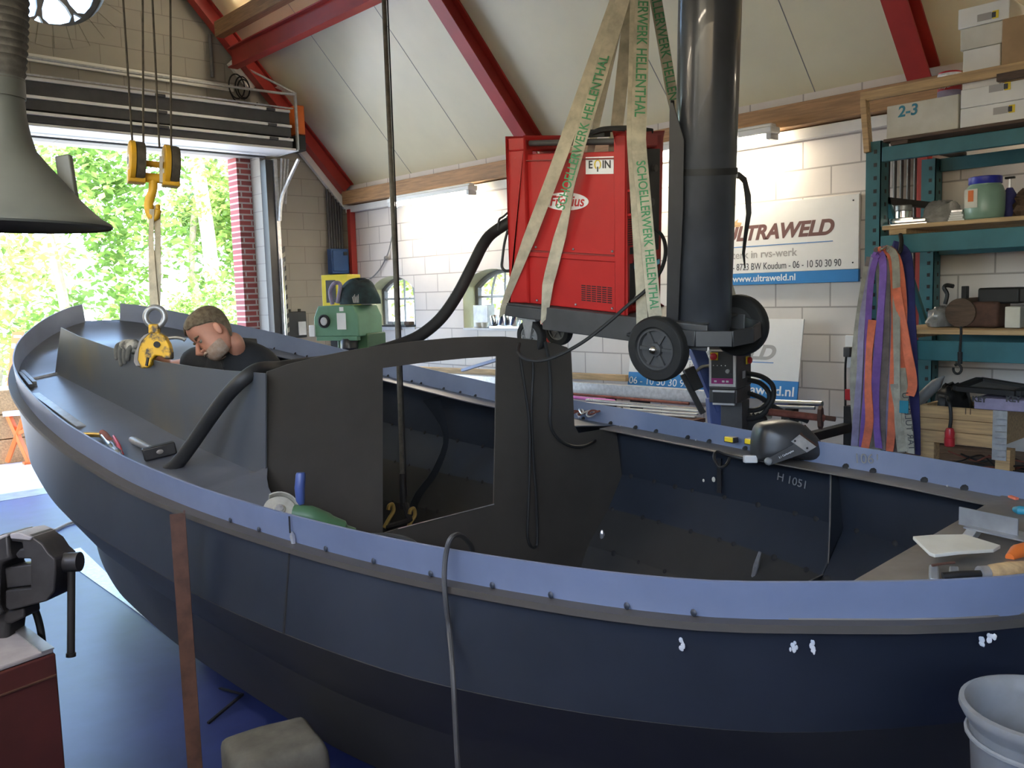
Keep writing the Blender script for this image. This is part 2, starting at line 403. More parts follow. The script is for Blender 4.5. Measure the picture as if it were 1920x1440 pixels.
# side wall with two arched windows
def arched(y0, y1, zs, zp, zc, n=12):
    c = (y0 + y1) / 2; h = (y1 - y0) / 2; r = (h * h + (zc - zp) ** 2) / (2 * (zc - zp)); a = math.degrees(math.asin(h / r))
    return [(y0, zs), (y1, zs)] + arc(c, zc - r, r, 90 - a, 90 + a, n)
W1 = arched(8.23, 9.14, 1.475, 1.93, 2.085); W2 = arched(6.40, 7.36, 1.475, 1.93, 2.10)
MS = frame(V((6.15, 0, 0)), (0, 1, 0), y=(0, 0, 1))
st(plate('wall_right', [(-3.4, 0), (9.57, 0), (9.57, 3.25), (-3.4, 3.25)], [W1, W2], MS, .30, 'block_side'))
def window(name, lp, y0, y1, zs):
    M = frame(V((6.20, 0, 0)), (0, 1, 0), y=(0, 0, 1)); c = ((y0 + y1) / 2, 1.75)
    inn = [(c[0] + (p[0] - c[0]) * .90, c[1] + (p[1] - c[1]) * .88) for p in lp]
    o = st(plate(name, lp, [inn], M, .05, 'mid_grey'))
    b = MB()
    for f in (.30, .52, .74):
        yy = y0 + (y1 - y0) * f; b.tube(smoothline([(6.20, yy, zs + .03), (6.20, yy, 1.85), (6.20, yy + (.5 - f) * .35, 2.06)], 5), .014, 6)
    b.box2((6.19, y0 + .05, 1.80), (6.215, y1 - .05, 1.825)); b.build('glazing_bar', 'light_grey', o)
    g = MB(); M2 = frame(V((6.225, 0, 0)), (0, 1, 0), y=(0, 0, 1)); g.prism(inn, -.002, .002, M2); g.build('pane', 'glass', o)
    s = MB().box2((5.985, y0 + .004, zs - .01), (6.175, y1 - .004, zs + .012)).build('window_sill', 'light_grey', o)
    r = MB(); n = len(lp)
    for i in range(1, n):
        a, d = lp[i], lp[(i + 1) % n]
        r.add([(6.004, a[0], a[1]), (6.004, d[0], d[1]), (6.17, d[0], d[1]), (6.17, a[0], a[1])], [(0, 1, 2, 3)])
    r.build('plaster_reveal', 'reveal', o, solid=.006)
window('window_1', W1, 8.23, 9.14, 1.475); window('window_2', W2, 6.40, 7.36, 1.475)
# gable wall: door opening and round window
rw = arc(2.75, 5.13, .555, 0, 352.5, 47)
st(plate('wall_front', [(-.9, 0), (.60, 0), (.60, 3.49), (4.86, 3.49), (4.86, 0), (6.3, 0), (6.3, 2.92), (2.7, 6.86), (-.9, 2.92)], [rw], GX, .24, 'block_gable'))
M = frame(V((0, 9.93, 0)), (1, 0, 0), y=(0, 0, 1))
st(plate('wall_outside', [(-.9, -.1), (.66, -.1), (.66, 3.50), (4.69, 3.50), (4.69, -.1), (6.3, -.1), (6.3, 2.92), (2.7, 6.86), (-.9, 2.92)], [rw], M, .23, 'red_brick'))
# round window with petal tracery and the ring of wedge blocks round it
pet = []
for k in range(8):
    a = k * 45 + 14
    P = [(.17, 0), (.24, .055), (.34, .118), (.43, .14), (.485, .10), (.50, 0)]
    P = P + [(x, -y) for x, y in P[-2:0:-1]]
    pet.append([(2.75 + x * math.cos(R(a)) - y * math.sin(R(a)), 5.13 + x * math.sin(R(a)) + y * math.cos(R(a))) for x, y in P])
    a += 22.5
    pet.append([(2.75 + x * math.cos(R(a)) - y * math.sin(R(a)), 5.13 + x * math.sin(R(a)) + y * math.cos(R(a))) for x, y in ((.43, 0), (.505, .045), (.505, -.045))])
M = frame(V((0, 9.76, 0)), (1, 0, 0), y=(0, 0, 1))
o = st(plate('window_3', arc(2.75, 5.13, .553, 0, 352.5, 47), pet, M, .05, 'mid_grey'))
MB().prism(arc(2.75, 5.13, .54, 0, 350, 35), -.03, -.027, M).build('pane', 'glass', o)
b = MB()
for k in range(28):
    a0, a1 = k * 360 / 28 + .5, (k + 1) * 360 / 28 - .5
    b.prism([(2.75 + r * math.cos(R(a)), 5.13 + r * math.sin(R(a))) for r, a in ((.556, a0), (.77, a0), (.77, (a0 + a1) / 2), (.77, a1), (.556, a1), (.556, (a0 + a1) / 2))], .12, .126, GX)
st(b.build('trim_2', 'block_gable'))
# left and rear walls; the unseen left opening is added and sized for fill
M = frame(V((-.75, 0, 0)), (0, 1, 0), y=(0, 0, 1))
wl = [[(-2.3, 1.98), (2.8, 1.98), (2.8, 3.12), (-2.3, 3.12)]]
st(plate('wall_left', [(-3.4, 0), (9.57, 0), (9.57, 3.25), (-3.4, 3.25)], wl, M, .30, 'block_side'))
M = frame(V((0, -3.3, 0)), (1, 0, 0), y=(0, 0, 1))
st(plate('wall_back', [(-.9, 0), (6.3, 0), (6.3, 2.92), (2.7, 6.86), (-.9, 2.92)], [], M, .2, 'block_gable'))
# roof
b = MB()
for sx in (1, -1):
    xe = 2.7 + sx * 3.65; ze = roofz(2.7 + 3.65)
    b.add([(2.7, -3.4, 6.83), (2.7, 9.9, 6.83), (xe, 9.9, ze), (xe, -3.4, ze), (2.7, -3.4, 7.0), (2.7, 9.9, 7.0), (xe, 9.9, ze + .17), (xe, -3.4, ze + .17)],
          [(0, 1, 2, 3), (4, 7, 6, 5), (0, 3, 7, 4), (1, 5, 6, 2), (2, 6, 7, 3)])
st(b.build('ceiling', 'white_panel', smooth=0))
b = MB()
for yy in (.0, 1.2, 3.3, 4.5, 7.05, 8.2):
    b.bar((6.0, yy, roofz(6.0)), (2.75, yy, roofz(2.75)), .006, .004, up=RN_)
st(b.build('trim_3', 'mid_grey'))
# white boards: eave board, timber wall plate, rake boards
st(MB().box2((5.93, -3.2, 2.885), (5.998, 9.5, 2.962)).build('trim_4', 'white_board', bevel=.004))
st(MB().box2((5.84, -3.2, 2.972), (5.998, 9.42, 3.13)).build('trim_5', 'wood_beam', bevel=.004))
b = MB(); b.bar((5.96, 9.53, 2.955), (5.02, 9.53, 2.955 + .94 * RS), .06, .075, up=RN_); b.bar((4.80, 9.53, 4.225), (4.55, 9.53, 4.49), .06, .075, up=RN_)
st(b.build('trim_6', 'white_board', bevel=.003))
P, Q = oY(63, 105, 9.55), oY(437, 166, 9.55)
b = MB(); b.bar(P + V((-1.5, 0, 0)), Q, .03, .075); st(b.build('trim_7', 'white_board', bevel=.003))

# ---------------------------------------------------------------- red steel frame
def ibeam(name, p, q, up, wd, ht, label, group=None):
    p, q, up = V(p), V(q), V(up); b = MB(); t = .014; upn = (up - (q - p).normalized() * up.dot((q - p).normalized())).normalized()
    for s in (1, -1): b.bar(p + upn * s * (ht / 2 - t / 2), q + upn * s * (ht / 2 - t / 2), wd, t, up=upn)
    b.bar(p, q, .012, ht - 2 * t, up=upn)
    return tag(b.build(name, 'paint_red', smooth=0), label, 'beam', group)
def rafter(y, wd, ht, label):
    o = V((0, y, 0)); pn = RN_ * (ht / 2 + .004)
    return ibeam('steel_rafter', V((5.99, y, roofz(5.99))) - pn, V((2.75, y, roofz(2.75))) - pn, RN_, wd, ht, label)
rafter(9.44, .13, .165, 'red steel rafter lying against the white gable wall above the door')
rafter(6.08, .15, .17, 'red steel rafter rising from the wall behind the hanging red welder')
rafter(2.50, .15, .17, 'red steel rafter rising behind the white boxes on the rack')
ibeam('steel_purlin', (4.5, 9.36, 4.48), (4.5, -3.0, 4.48), (0, 0, 1), .11, .21, 'red steel purlin running from the gable rafter above the door out of the picture')
for y, lb in ((9.42, 'thin red steel post in the corner beside the grey conduits'), (6.08, 'red steel post on the block wall behind the hanging welder'), (2.50, 'red steel post on the block wall behind the green rack')):
    tag(MB().box((5.955, y, 1.46), (.075, .065, 2.92)).build('steel_post', 'paint_red', smooth=0), lb, 'post')
P = oX(545, 0, 4.36); Q = oX(413, 55, 4.36)
tag(MB().bar((4.36, 9.35, Q.z), (4.36, 6.3, Q.z), .10, .16).build('wood_purlin', 'wood_beam', bevel=.004), 'timber purlin under the roof above the red steel purlin, top left', 'beam')

# ---------------------------------------------------------------- fluorescent lamps
def lamp(p, q, label, side):
    p, q = V(p), V(q); t = thing('strip_light', (p + q) / 2, label, 'lamp')
    b = MB(); b.bar(p, q, .12, .05); b.bar(p + (q - p) * .01 + V((0, 0, .034)), q - (q - p) * .01 + V((0, 0, .034)), .07, .03); b.build('housing', 'white_plain', t, bevel=.01)
    d = (q - p).normalized()
    for s in (-.03, .03):
        k = V((s, 0, -.045)); MB().cyl(p + d * .06 + k, q - d * .06 + k, .014, 10).build('tube', 'lamp_tube', t)
    for k in (p + d * .03, q - d * .03): MB().box(k + V((0, 0, -.045)), (.10, .04, .045)).build('end_socket', 'light_grey', t, bevel=.003)
    if p.x > 5:
        for k in (p + d * .2, q - d * .2): MB().box2((p.x + .02, k.y - .015, p.z + .0), (5.839, k.y + .015, p.z + .02)).build('bracket', 'light_grey', t)
    return t
la, lb_ = oX(887, 352, 5.74), oX(733, 367, 5.74)
lamp((5.74, la.y, la.z), (5.74, lb_.y, la.z), 'lit strip light at the top of the wall above the first arched window', 1)
la = oX(1455, 243, 5.74)
lamp((5.74, la.y, la.z), (5.74, la.y + 1.48, la.z), 'lit strip light at the top of the wall right of the dark gas cylinder', 1)
lamp((5.74, .15, la.z), (5.74, 1.55, la.z), 'unseen strip light added on the wall above the right end of the rack', 1)  # out of view, continues the eave row, added to brighten the near end
lamp((-.40, .6, 3.02), (-.40, 2.1, 3.02), 'unseen strip light added at the top of the left wall near the fill opening', 1)  # out of view, mirrored to the left eave to brighten boat and foreground
lamp((-.40, 3.7, 3.02), (-.40, 5.2, 3.02), 'unseen strip light added at the top of the left wall nearer the door', 1)  # second added left lamp, also out of view
lpz = oX(428, -14, 4.36)
lamp((4.36, lpz.y - 1.5, lpz.z), (4.36, lpz.y, lpz.z), 'strip light high under the roof at the upper edge of the picture', 1)

# ---------------------------------------------------------------- sectional door folded up above the opening
D = st(MB().box2((.5, 9.0, 3.49), (5.02, 9.52, 3.515)).build('door_1', 'white_board', bevel=.004))
for k, (z0, z1) in enumerate(((3.52, 3.585), (3.64, 3.735), (3.775, 3.90))):
    p = MB().box2((.5, 9.0 + .02 * k, z0), (4.98, 9.48, z1)).build('door_panel', 'dark_grey', D, bevel=.004)
    MB().box2((.5, 8.985 + .02 * k, z1 + .003), (4.985, 9.30, z1 + .032)).build('panel_edge', 'white_board', p, bevel=.003)
    b = MB()
    for x in (2.0, 3.55, 4.75): b.box((x, 8.99 + .02 * k, z1 + .012), (.10, .03, .028))
    b.build('hinge', 'dark_grey', p, bevel=.003)
MB().bar((.5, 9.0, 3.945), (5.0, 9.0, 3.945), .03, .012).build('top_rail', 'galvanised', D)
MB().bar((.5, 9.40, 3.46), (4.84, 9.40, 3.46), .03, .02).build('bottom_seal', 'dark_grey', D)
b = MB(); b.bar((5.035, 8.99, 3.50), (5.035, 8.99, 4.12), .02, .035); b.bar((5.035, 8.99, 3.50), (5.035, 9.50, 3.50), .02, .03); b.bar((5.035, 8.99, 4.10), (5.035, 9.50, 4.30), .02, .03)
b.tube([(5.035, 8.99, 4.10), (4.9, 9.02, 4.10), (4.2, 9.25, 4.15), (3.2, 9.45, 4.2), (1.0, 9.5, 4.25)], .014, 6)
b.tube([(5.035, 9.0, 4.12), (4.72, 9.45, 4.42)], .012, 6); b.build('track_bracket', 'galvanised', D)
P, Q = oY(548, 197, 9.05), oY(562, 262, 9.05)
t = thing('door_operator', (5.11, 9.1, 3.5), 'orange and black door motor at the end of the folded door', 'motor')
MB().box2((5.06, 9.02, 3.68), (5.16, 9.22, 4.0)).build('housing', 'orange_plastic', t, bevel=.012); MB().box2((5.06, 9.02, 3.50), (5.16, 9.22, 3.675)).build('gearbox', 'black_plastic', t, bevel=.012)
# door guide at the right jamb
t = thing('door_rail', (4.95, 9.48, 0), 'dark and galvanised door rail standing beside the red brick jamb', 'rail')
MB().box2((4.862, 9.44, 0), (4.95, 9.568, 3.44)).build('rail_post', 'black_satin', t, smooth=0)
b = MB(); b.box2((4.955, 9.42, 0), (5.0, 9.56, 3.45)); b.tube(smoothline([(4.985, 9.40, 2.75), (5.0, 9.36, 3.0), (5.06, 9.28, 3.2), (5.10, 9.1, 3.42)], 5), .022, 6); b.build('track', 'galvanised', t, smooth=30)
for k in range(3): MB().cyl((5.02 + .035 * k, 9.44, 2.95), (5.05 + .04 * k, 9.40, 3.46), .014, 8).build('spring_tube', 'galvanised', t)
MB().cyl((4.97, 9.39, .2), (4.985, 9.39, 2.32), .016, 8).build('handle_tube', 'steel_shiny', t)
b1, b2 = MB(), MB()
for k in range(26): (b1 if k % 2 else b2).add([(5.005, 9.43, 1.0 + k * .055), (5.045, 9.43, 1.03 + k * .055), (5.045, 9.43, 1.085 + k * .055), (5.005, 9.43, 1.055 + k * .055), (5.005, 9.45, 1.0 + k * .055), (5.045, 9.45, 1.03 + k * .055), (5.045, 9.45, 1.085 + k * .055), (5.005, 9.45, 1.055 + k * .055)], [(0, 1, 2, 3), (4, 7, 6, 5), (0, 4, 5, 1), (1, 5, 6, 2), (2, 6, 7, 3), (3, 7, 4, 0)])
b1.build('hazard_strip', 'black_satin', t, smooth=0); b2.build('hazard_strip', 'khaki_web', t, smooth=0, label='pale stripe of the hazard strip')
# conduits, blue box, control box on the gable
t = thing('conduit_bundle', (5.80, 9.54, 0), 'bundle of grey electrical conduits running up the corner above the blue box', 'conduit')
for k in range(6): MB().cyl((5.70 + .036 * k, 9.53, 1.3), (5.70 + .036 * k, 9.53, 3.16 - .036 * k * 1.05), .0165, 10).build('conduit', 'dark_grey', t)
t = thing('junction_box', (5.765, 9.47, 2.14), 'blue electrical box on the grey conduits', 'electrical box')
MB().box2((5.64, 9.40, 2.14), (5.88, 9.50, 2.44)).build('housing', 'blue_box', t, bevel=.008); MB().box2((5.655, 9.385, 2.17), (5.86, 9.399, 2.42)).build('lid', 'blue_box', t, bevel=.006); MB().box2((5.80, 9.375, 2.36), (5.85, 9.386, 2.40)).build('latch', 'black_plastic', t)
P, Q = oY(534, 585, 9.5), oY(572, 632, 9.5)
t = thing('control_box', ((P.x + Q.x) / 2, 9.5, Q.z), 'black electrical control box on the wall left of the green drill press', 'electrical box')
MB().box2((P.x, 9.44, Q.z), (Q.x, 9.56, P.z)).build('housing', 'black_plastic', t, bevel=.01); MB().box2((P.x + .13, 9.425, Q.z + .03), (Q.x - .02, 9.439, P.z - .12)).build('label_plate', 'light_grey', t)
b = MB()
for k in range(2): b.cyl((P.x + .06 + .13 * k, 9.5, P.z), (P.x + .06 + .13 * k, 9.5, P.z + .03), .018)
b.build('gland', 'black_plastic', t)
# cable coil near the end of the folded door, conduit stub above it
b = MB(); c = oY(452, 163, 9.3)
for k, (r, dx) in enumerate(((.13, -.05), (.12, .03), (.10, .06))): b.tube([(c.x + dx + r * .7 * math.cos(R(a)), 9.3 + .03 * k, c.z + r * math.sin(R(a))) for a in range(0, 360, 20)], .008, 6, closed=True)
b.tube(smoothline([(c.x - .12, 9.33, c.z - .05), (c.x - .05, 9.34, c.z - .15), (c.x + .12, 9.33, c.z - .2), (c.x + .2, 9.33, c.z - .14)], 5), .008, 6)
tag(b.build('cable_coil', 'black_rubber'), 'coil of dark cable hung under the red purlin end above the folded door', 'cable')
P, Q = oY(393, 65, 9.55), oY(397, 145, 9.55)
tag(MB().cyl((P.x, 9.545, Q.z), (P.x, 9.545, P.z), .02, 10).build('conduit', 'mid_grey'), 'short vertical conduit on the gable wall left of the red rafter joint', 'conduit')
# ================================================================ THE BOAT
BX, BY = 2.137, 2.776                     # centreline, bulkhead station
bS = [-2.45, -2.3, -2.2, -2, -1.75, -1.5, -1, -.5, 0, .5, 1, 1.5, 2, 2.5, 3, 3.5, 3.8, 4, 4.08]
bB = [.10, .34, .47, .61, .745, .836, .95, 1.029, 1.075, 1.088, 1.09, 1.069, 1.025, .955, .823, .601, .38, .171, .04]
bH = [1.33, 1.318, 1.31, 1.292, 1.272, 1.265, 1.257, 1.266, 1.284, 1.309, 1.354, 1.405, 1.464, 1.534, 1.621, 1.718, 1.80, 1.851, 1.865]
kS = [-2.4, -1.8, -1.25, -1, -.5, 0, 1, 2, 2.5, 3, 3.5, 3.8, 4.0, 4.06]
kT = {'b1': [.05, .66, .92, .99, 1.058, 1.095, 1.10, 1.01, .91, .74, .47, .26, .08, .02], 'z1': [1.0, .95, .942, .942, .94, .95, .97, 1.05, 1.12, 1.22, 1.34, 1.43, 1.5, 1.53],
      'b2': [.03, .5, .76, .85, .95, .99, .98, .87, .76, .58, .33, .16, .03, .015], 'z2': [.85, .80, .79, .79, .79, .80, .80, .86, .92, 1.0, 1.1, 1.18, 1.25, 1.3],
      'b3': [.02, .35, .6, .7, .8, .84, .82, .72, .63, .48, .26, .11, .015, .01], 'z3': [.7, .65, .64, .64, .64, .65, .63, .63, .65, .70, .79, .88, 1.0, 1.1],
      'b4': [.015, .2, .42, .5, .6, .64, .66, .62, .56, .46, .30, .14, .012, .01], 'z4': [.6, .45, .38, .34, .29, .27, .27, .28, .31, .38, .52, .66, .85, .95],
      'zk': [.5, .3, .22, .19, .16, .15, .15, .16, .18, .22, .32, .45, .66, .85]}
def rl(s): return cat1(s, [-2.5, -.3, .5, 1.5, 3, 4.1], [.080, .084, .095, .105, .12, .13])   # bulwark height
def sheer(s): return cat1(s, bS, bB), cat1(s, bS, bH)
def kk(s, n): return cat1(s, kS, kT[n])
def sect(s):
    b, h = sheer(s)
    return [(b, h - rl(s)), (kk(s, 'b1'), kk(s, 'z1')), (kk(s, 'b2'), kk(s, 'z2')), (kk(s, 'b3'), kk(s, 'z3')), (kk(s, 'b4'), kk(s, 'z4')), (.015, kk(s, 'zk'))]
def bp(s, y, z): return V((BX + y, BY + s, z))
boat = thing('boat', (BX, BY, 0.10), 'unpainted dark steel boat hull under construction filling the foreground', 'boat')
ss = lin(-2.44, 4.05, 79)
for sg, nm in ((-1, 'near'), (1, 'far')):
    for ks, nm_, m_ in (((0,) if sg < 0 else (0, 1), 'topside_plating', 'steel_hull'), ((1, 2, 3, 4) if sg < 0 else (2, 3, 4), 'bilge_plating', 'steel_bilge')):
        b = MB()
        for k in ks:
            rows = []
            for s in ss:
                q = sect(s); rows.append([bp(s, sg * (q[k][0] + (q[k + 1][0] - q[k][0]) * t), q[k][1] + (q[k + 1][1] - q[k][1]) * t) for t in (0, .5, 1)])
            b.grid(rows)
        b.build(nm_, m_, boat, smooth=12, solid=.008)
    # bulwark plate standing on the rail, open at the stem
    b = MB(); rows = []
    for s in lin(-2.44, 4.02, 90):
        bb, h = sheer(s); rows.append([bp(s - (.06 if s > 3.99 else 0) * t * 0, sg * (bb - .008 - .012 * (1 - t)), h - rl(s) + rl(s) * t) for t in (0, .5, 1)])
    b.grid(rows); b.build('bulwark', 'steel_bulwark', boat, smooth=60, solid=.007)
    # flat bar rail
    b = MB(); rows = []
    for s in ss:
        bb, h = sheer(s); z = h - rl(s); rows.append([bp(s, sg * (bb - .02), z + .004), bp(s, sg * (bb + .026), z + .004), bp(s, sg * (bb + .026), z - .012), bp(s, sg * (bb - .02), z - .012)])
    b.grid(rows, closed=True); b.build('rubbing_rail', 'steel_brown', boat, smooth=30)
# deck: foredeck and side decks round the cabin opening, ledges round the cockpit
def inner(s): return cat1(s, [-.4, 0, .4, 1, 2, 2.72], [.79, .775, .765, .75, .72, .695])
def inner2(s): return inner(s) - .03 - (.20 * max(0, 1 - s / .16) ** .5 if s >= 0 else 0)
def innz(s): return cat1(s, [-.4, 0, .6, 1.4, 2.72], [1.235, 1.252, 1.285, 1.36, 1.475])
for sg in (-1, 1):
    b = MB(); rows = []
    for s in [.004, .02, .04, .07, .10, .13] + lin(.16, 2.72, 38):
        bb, h = sheer(s); yi, zi = inner2(s), innz(s)
        rows.append([bp(s, sg * (bb - .014 + (yi - bb + .014) * t), h - rl(s) + (zi - h + rl(s)) * t) for t in (0, .5, 1)])
    b.grid(rows); b.build('side_deck', 'steel_deck', boat, smooth=60, solid=.005)
    b = MB(); rows = []
    for s in lin(-1.86, 0, 30):
        bb, h = sheer(s); wd = .13
        if sg < 0: wd = cat1(s, [-1.86, -1.0, -.6, -.4, -.2, -.08, 0], [.12, .13, .15, .165, .20, .25, .30])
        rows.append([bp(s, sg * (bb - .014 - wd * t), h - rl(s) + max(0, wd - .15) * t * .55) for t in (0, 1)])
    b.grid(rows); b.build('cockpit_ledge', 'steel_edge' if sg > 0 else 'steel_deck', boat, smooth=60, solid=.005)
b = MB(); rows = []
for s in lin(2.72, 4.03, 24):
    bb, h = sheer(s); zc = cat1(s, [2.72, 3.3, 4.03], [1.475, 1.60, h - rl(s) + .005]); e = max(bb - .014, .004)
    yi = min(cat1(s, [2.72, 4.03], [.665, .02]), e * .8)
    rows.append([bp(s, y, z) for y, z in ((-e, h - rl(s)), (-yi, zc), (0, zc), (yi, zc), (e, h - rl(s)))])
b.grid(rows); b.build('foredeck', 'steel_deck', boat, smooth=60, solid=.005)
b = MB(); rows = []
for k in range(12):
    r = []
    for t in (-1, -.5, 0, .5, 1):
        s = -2.44 + (.60 - .035 * (1 - t)) * k / 11; bb, h = sheer(s); r.append(bp(s, (bb - .014) * t, h - rl(s) + .004))
    rows.append(r)
b.grid(rows); b.build('stern_deck', 'steel_edge', boat, smooth=60, solid=.006)
# pale weld seams across the deck and up the bulwark
b = MB(); sq = 2.60; bb, h = sheer(sq)
b.tube([bp(sq, -(bb - .015), h - rl(sq) + .006), bp(sq, -.87, 1.445), bp(sq + .03, -.70, innz(sq) + .006)], .007, 6)
b.build('deck_weld', 'steel_bright', boat)
b = MB(); sq = -.62; bb, h = sheer(sq)
b.tube([bp(sq, -(bb + .001 - .008 * (1 - t)), h - rl(sq) + rl(sq) * t) for t in (.02, .3, .45)], [.006, .008, .003], 6); b.build('bulwark_weld', 'steel_bright', boat)
b = MB(); b.tube([bp(sq, -(bb + .0015), h - rl(sq) + rl(sq) * t) for t in (.42, .98)], .0025, 5); b.build('bulwark_joint', 'weld_soot', boat)
# soot spots where the plates are tacked: rail, knuckle lines inside
b = MB()
def spot(p, r, n): b.ball((0, 0, 0), (r, r, .003), frame(p, V(n).orthogonal(), z=n), 8, 4)
for s in (-1.75, -1.62, -1.45, -1.3, -1.12, -.93, -.75, -.45, -.3):
    bb, h = sheer(s); spot(bp(s, -(bb - .010), h - rl(s) + .012), .008, (-1, 0, .1))
b.build('heat_mark', 'steel_hull', boat); boat.children[-1]['kind'] = 'stuff'; b = MB()
for s in lin(-1.7, 3.6, 34):
    s += random.uniform(-.04, .04); bb, h = sheer(s); spot(bp(s, bb - .03, h - rl(s) + .008), .013, (-1, 0, .6))
for kn in (1, 2, 3):
    for s in lin(-1.75, 2.2, 26):
        if 0 < s < .1: continue
        s += random.uniform(-.05, .05); q = sect(s)[kn]; spot(bp(s, q[0] - .009, q[1] + .004), random.uniform(.009, .014), (-1, 0, .5))
b.build('tack_weld', 'weld_soot', boat, label='row of sooty tack welds')
boat.children[-1]['kind'] = 'stuff'
for s in lin(-1.6, 3.4, 14):
    s += random.uniform(-.1, .1); bb, h = sheer(s); MB().ball((0, 0, 0), (.005, .003, .003), Matrix.Translation(bp(s, bb - .036, h - rl(s) + .006)), 6, 4).build('weld_bead', 'steel_bright', boat)
MB().ball(bp(-.05, .88, .70), (.012, .012, .03), None, 6, 5).build('weld_bead', 'steel_bright', boat)
b = MB(); q = sect(-.62); b.tube([bp(-.62, -(q[0][0] + .005), q[0][1] - .016), bp(-.62, -(q[1][0] + .005), q[1][1])], .004, 5); b.build('plate_joint', 'weld_soot', boat)
# bulkhead with its arched top and doorway
MBK = frame(V((0, BY, 0)), (1, 0, 0), y=(0, 0, 1))
pt = lambda x, y: (lambda p: (p.x, p.z))(oY(x, y, BY))
top = [pt(*q) for q in ((500, 697), (540, 683), (600, 668), (650, 658), (700, 650), (775, 640), (850, 633), (900, 631), (945, 631), (1000, 637), (1040, 644), (1062, 651), (1070, 659), (1073, 720), (1076, 797), (1084, 812))]
q = sect(0)
low = [(BX + y, z) for y, z in ((q[0][0] - .03, q[0][1] - .008), (q[1][0] - .012, q[1][1]), (q[2][0] - .012, q[2][1]), (q[3][0] - .012, q[3][1] + .006), (q[4][0] - .01, q[4][1] + .01), (0, q[5][1] + .012), (-q[4][0] + .01, q[4][1] + .01), (-q[3][0] + .012, q[3][1] + .006), (-q[2][0] + .012, q[2][1]), (-q[1][0] + .03, q[1][1]))]
low += [pt(*p) for p in ((516, 945), (503, 915), (500, 895), (500, 860))]
hole = [pt(*p) for p in ((717, 690), (800, 679), (870, 672), (930, 668), (928, 800), (925, 945), (745, 991), (717, 1000))]
plate('bulkhead', top + low, [hole], MBK, .006, 'steel_brown', boat)
b = MB(); b.tube([V((p[0], BY - .004, p[1])) for p in [hole[5], hole[6]]], .0022, 5); b.build('cut_edge', 'steel_bright', boat)
# frames: cockpit web frame, curved ring frame inside the cabin
yw = 1.56; sw = yw - BY
P = [oY(*p, yw) for p in ((1557, 884), (1555, 980), (1551, 1072), (1500, 1097))]
qs = sect(sw); out = [(BX + qs[0][0] - .03, qs[0][1] - .008)] + [(BX + a - .012, z) for a, z in qs[1:4]] + [(BX + qs[4][0] - .02, qs[4][1] + .02), (BX + .1, qs[5][1] + .03)]
poly = [(p.x, p.z) for p in P] + [(BX + .1, P[3].z - .12)]
plate('web_frame', [poly[0]] + out + poly[:0:-1], [], frame(V((0, yw, 0)), (1, 0, 0), y=(0, 0, 1)), .006, 'steel_inside', boat)
b = MB(); b.tube([p + V((-.002, -.004, 0)) for p in P], .0025, 5); b.build('frame_edge', 'steel_edge', boat)
for sf, dw in ((1.25, .10), (2.4, .08)):
    qs = sect(sf); rows = []
    P = [(qs[0][0] - .10, qs[0][1] - .02), (qs[1][0] - .05, qs[1][1] + .02), (qs[2][0] - .02, qs[2][1]), (qs[3][0] - .015, qs[3][1] + .02), (qs[4][0], qs[4][1] + .03), (.05, qs[5][1] + .04)]
    Pi = [(P[0][0] - dw * 1.6, P[0][1])] + [(y - dw * .8, z + dw * .35) for y, z in P[1:-1]] + [(.05, P[-1][1] + dw)]
    for sg in (1,):
        A = smoothline([bp(sf, sg * y * .965 - .004, z + .012) for y, z in P], 4); Bq = smoothline([bp(sf, sg * y, z) for y, z in Pi], 4)
        MB().grid([A, Bq]).build('ring_frame', 'steel_inside', boat, solid=.006)
# seam plates inside the far side, chalk marks
b = MB()
for z0, z1, s in ((1.12, .97, -.62),): b.bar(bp(s, 1.0, z1), bp(s, 1.0, z0), .02, .006, up=(1, 0, 0))
b.build('plate_joint', 'weld_soot', boat)
P = [oX(*p, BX + .80) for p in ((1425, 1035), (1418, 1060), (1410, 1090))]
b = MB(); b.tube(P, [.006, .011, .008], 6); b.build('rough_weld', 'steel_bright', boat)
def mark(nm, body, px, py, X, size, sh=0.2, rotz=0):
    p = oX(px, py, X); d = (oX(px + 10, py + rotz, X) - p).normalized()
    text(nm, body, frame(p, d, y=(0, 0, 1)), size, 'mid_grey', boat, shear=sh, th=.0008)
bb, h = sheer(-1.25)
mark('chalk_mark', '1061', 1626, 861, BX + sheer(-1.33)[0] - .028, .050, 0, .35)
mark('chalk_mark', 'H 1051', 1485, 902, BX + .95, .045, 0, 3.2)
for (x, y, sc) in ((1338, 899, 1.0), (1319, 901, .6)):
    p = oX(x, y, BX + 1.0); MB().ball(p, (.002, .010 * sc, .012 * sc), None, 6, 4).build('paint_fleck', 'card_white', boat)
# scrape marks on the outside of the near plating
def scrape(x, y, X, w_, h_, n):
    b = MB()
    for k in range(n):
        p = oX(x + random.uniform(-w_, w_), y + random.uniform(-h_, h_), X); b.ball(p, (.0016, random.uniform(.002, .006), random.uniform(.003, .007)), None, 6, 4)
    b.build('paint_scrape', 'light_grey', boat)['kind'] = 'stuff'
for (x, y, w_, h_, n) in ((1279, 1208, 3, 11, 7), (1490, 1213, 8, 8, 10), (1524, 1205, 3, 18, 9), (1842, 1200, 4, 10, 8), (1866, 1196, 14, 5, 9)):
    best = min(lin(-2.2, -.3, 80), key=lambda s: abs((oX(x, y, BX - sheer(s)[0] - .004).y - BY) - s)); scrape(x, y, BX - sheer(best)[0] - .004, w_, h_, n)
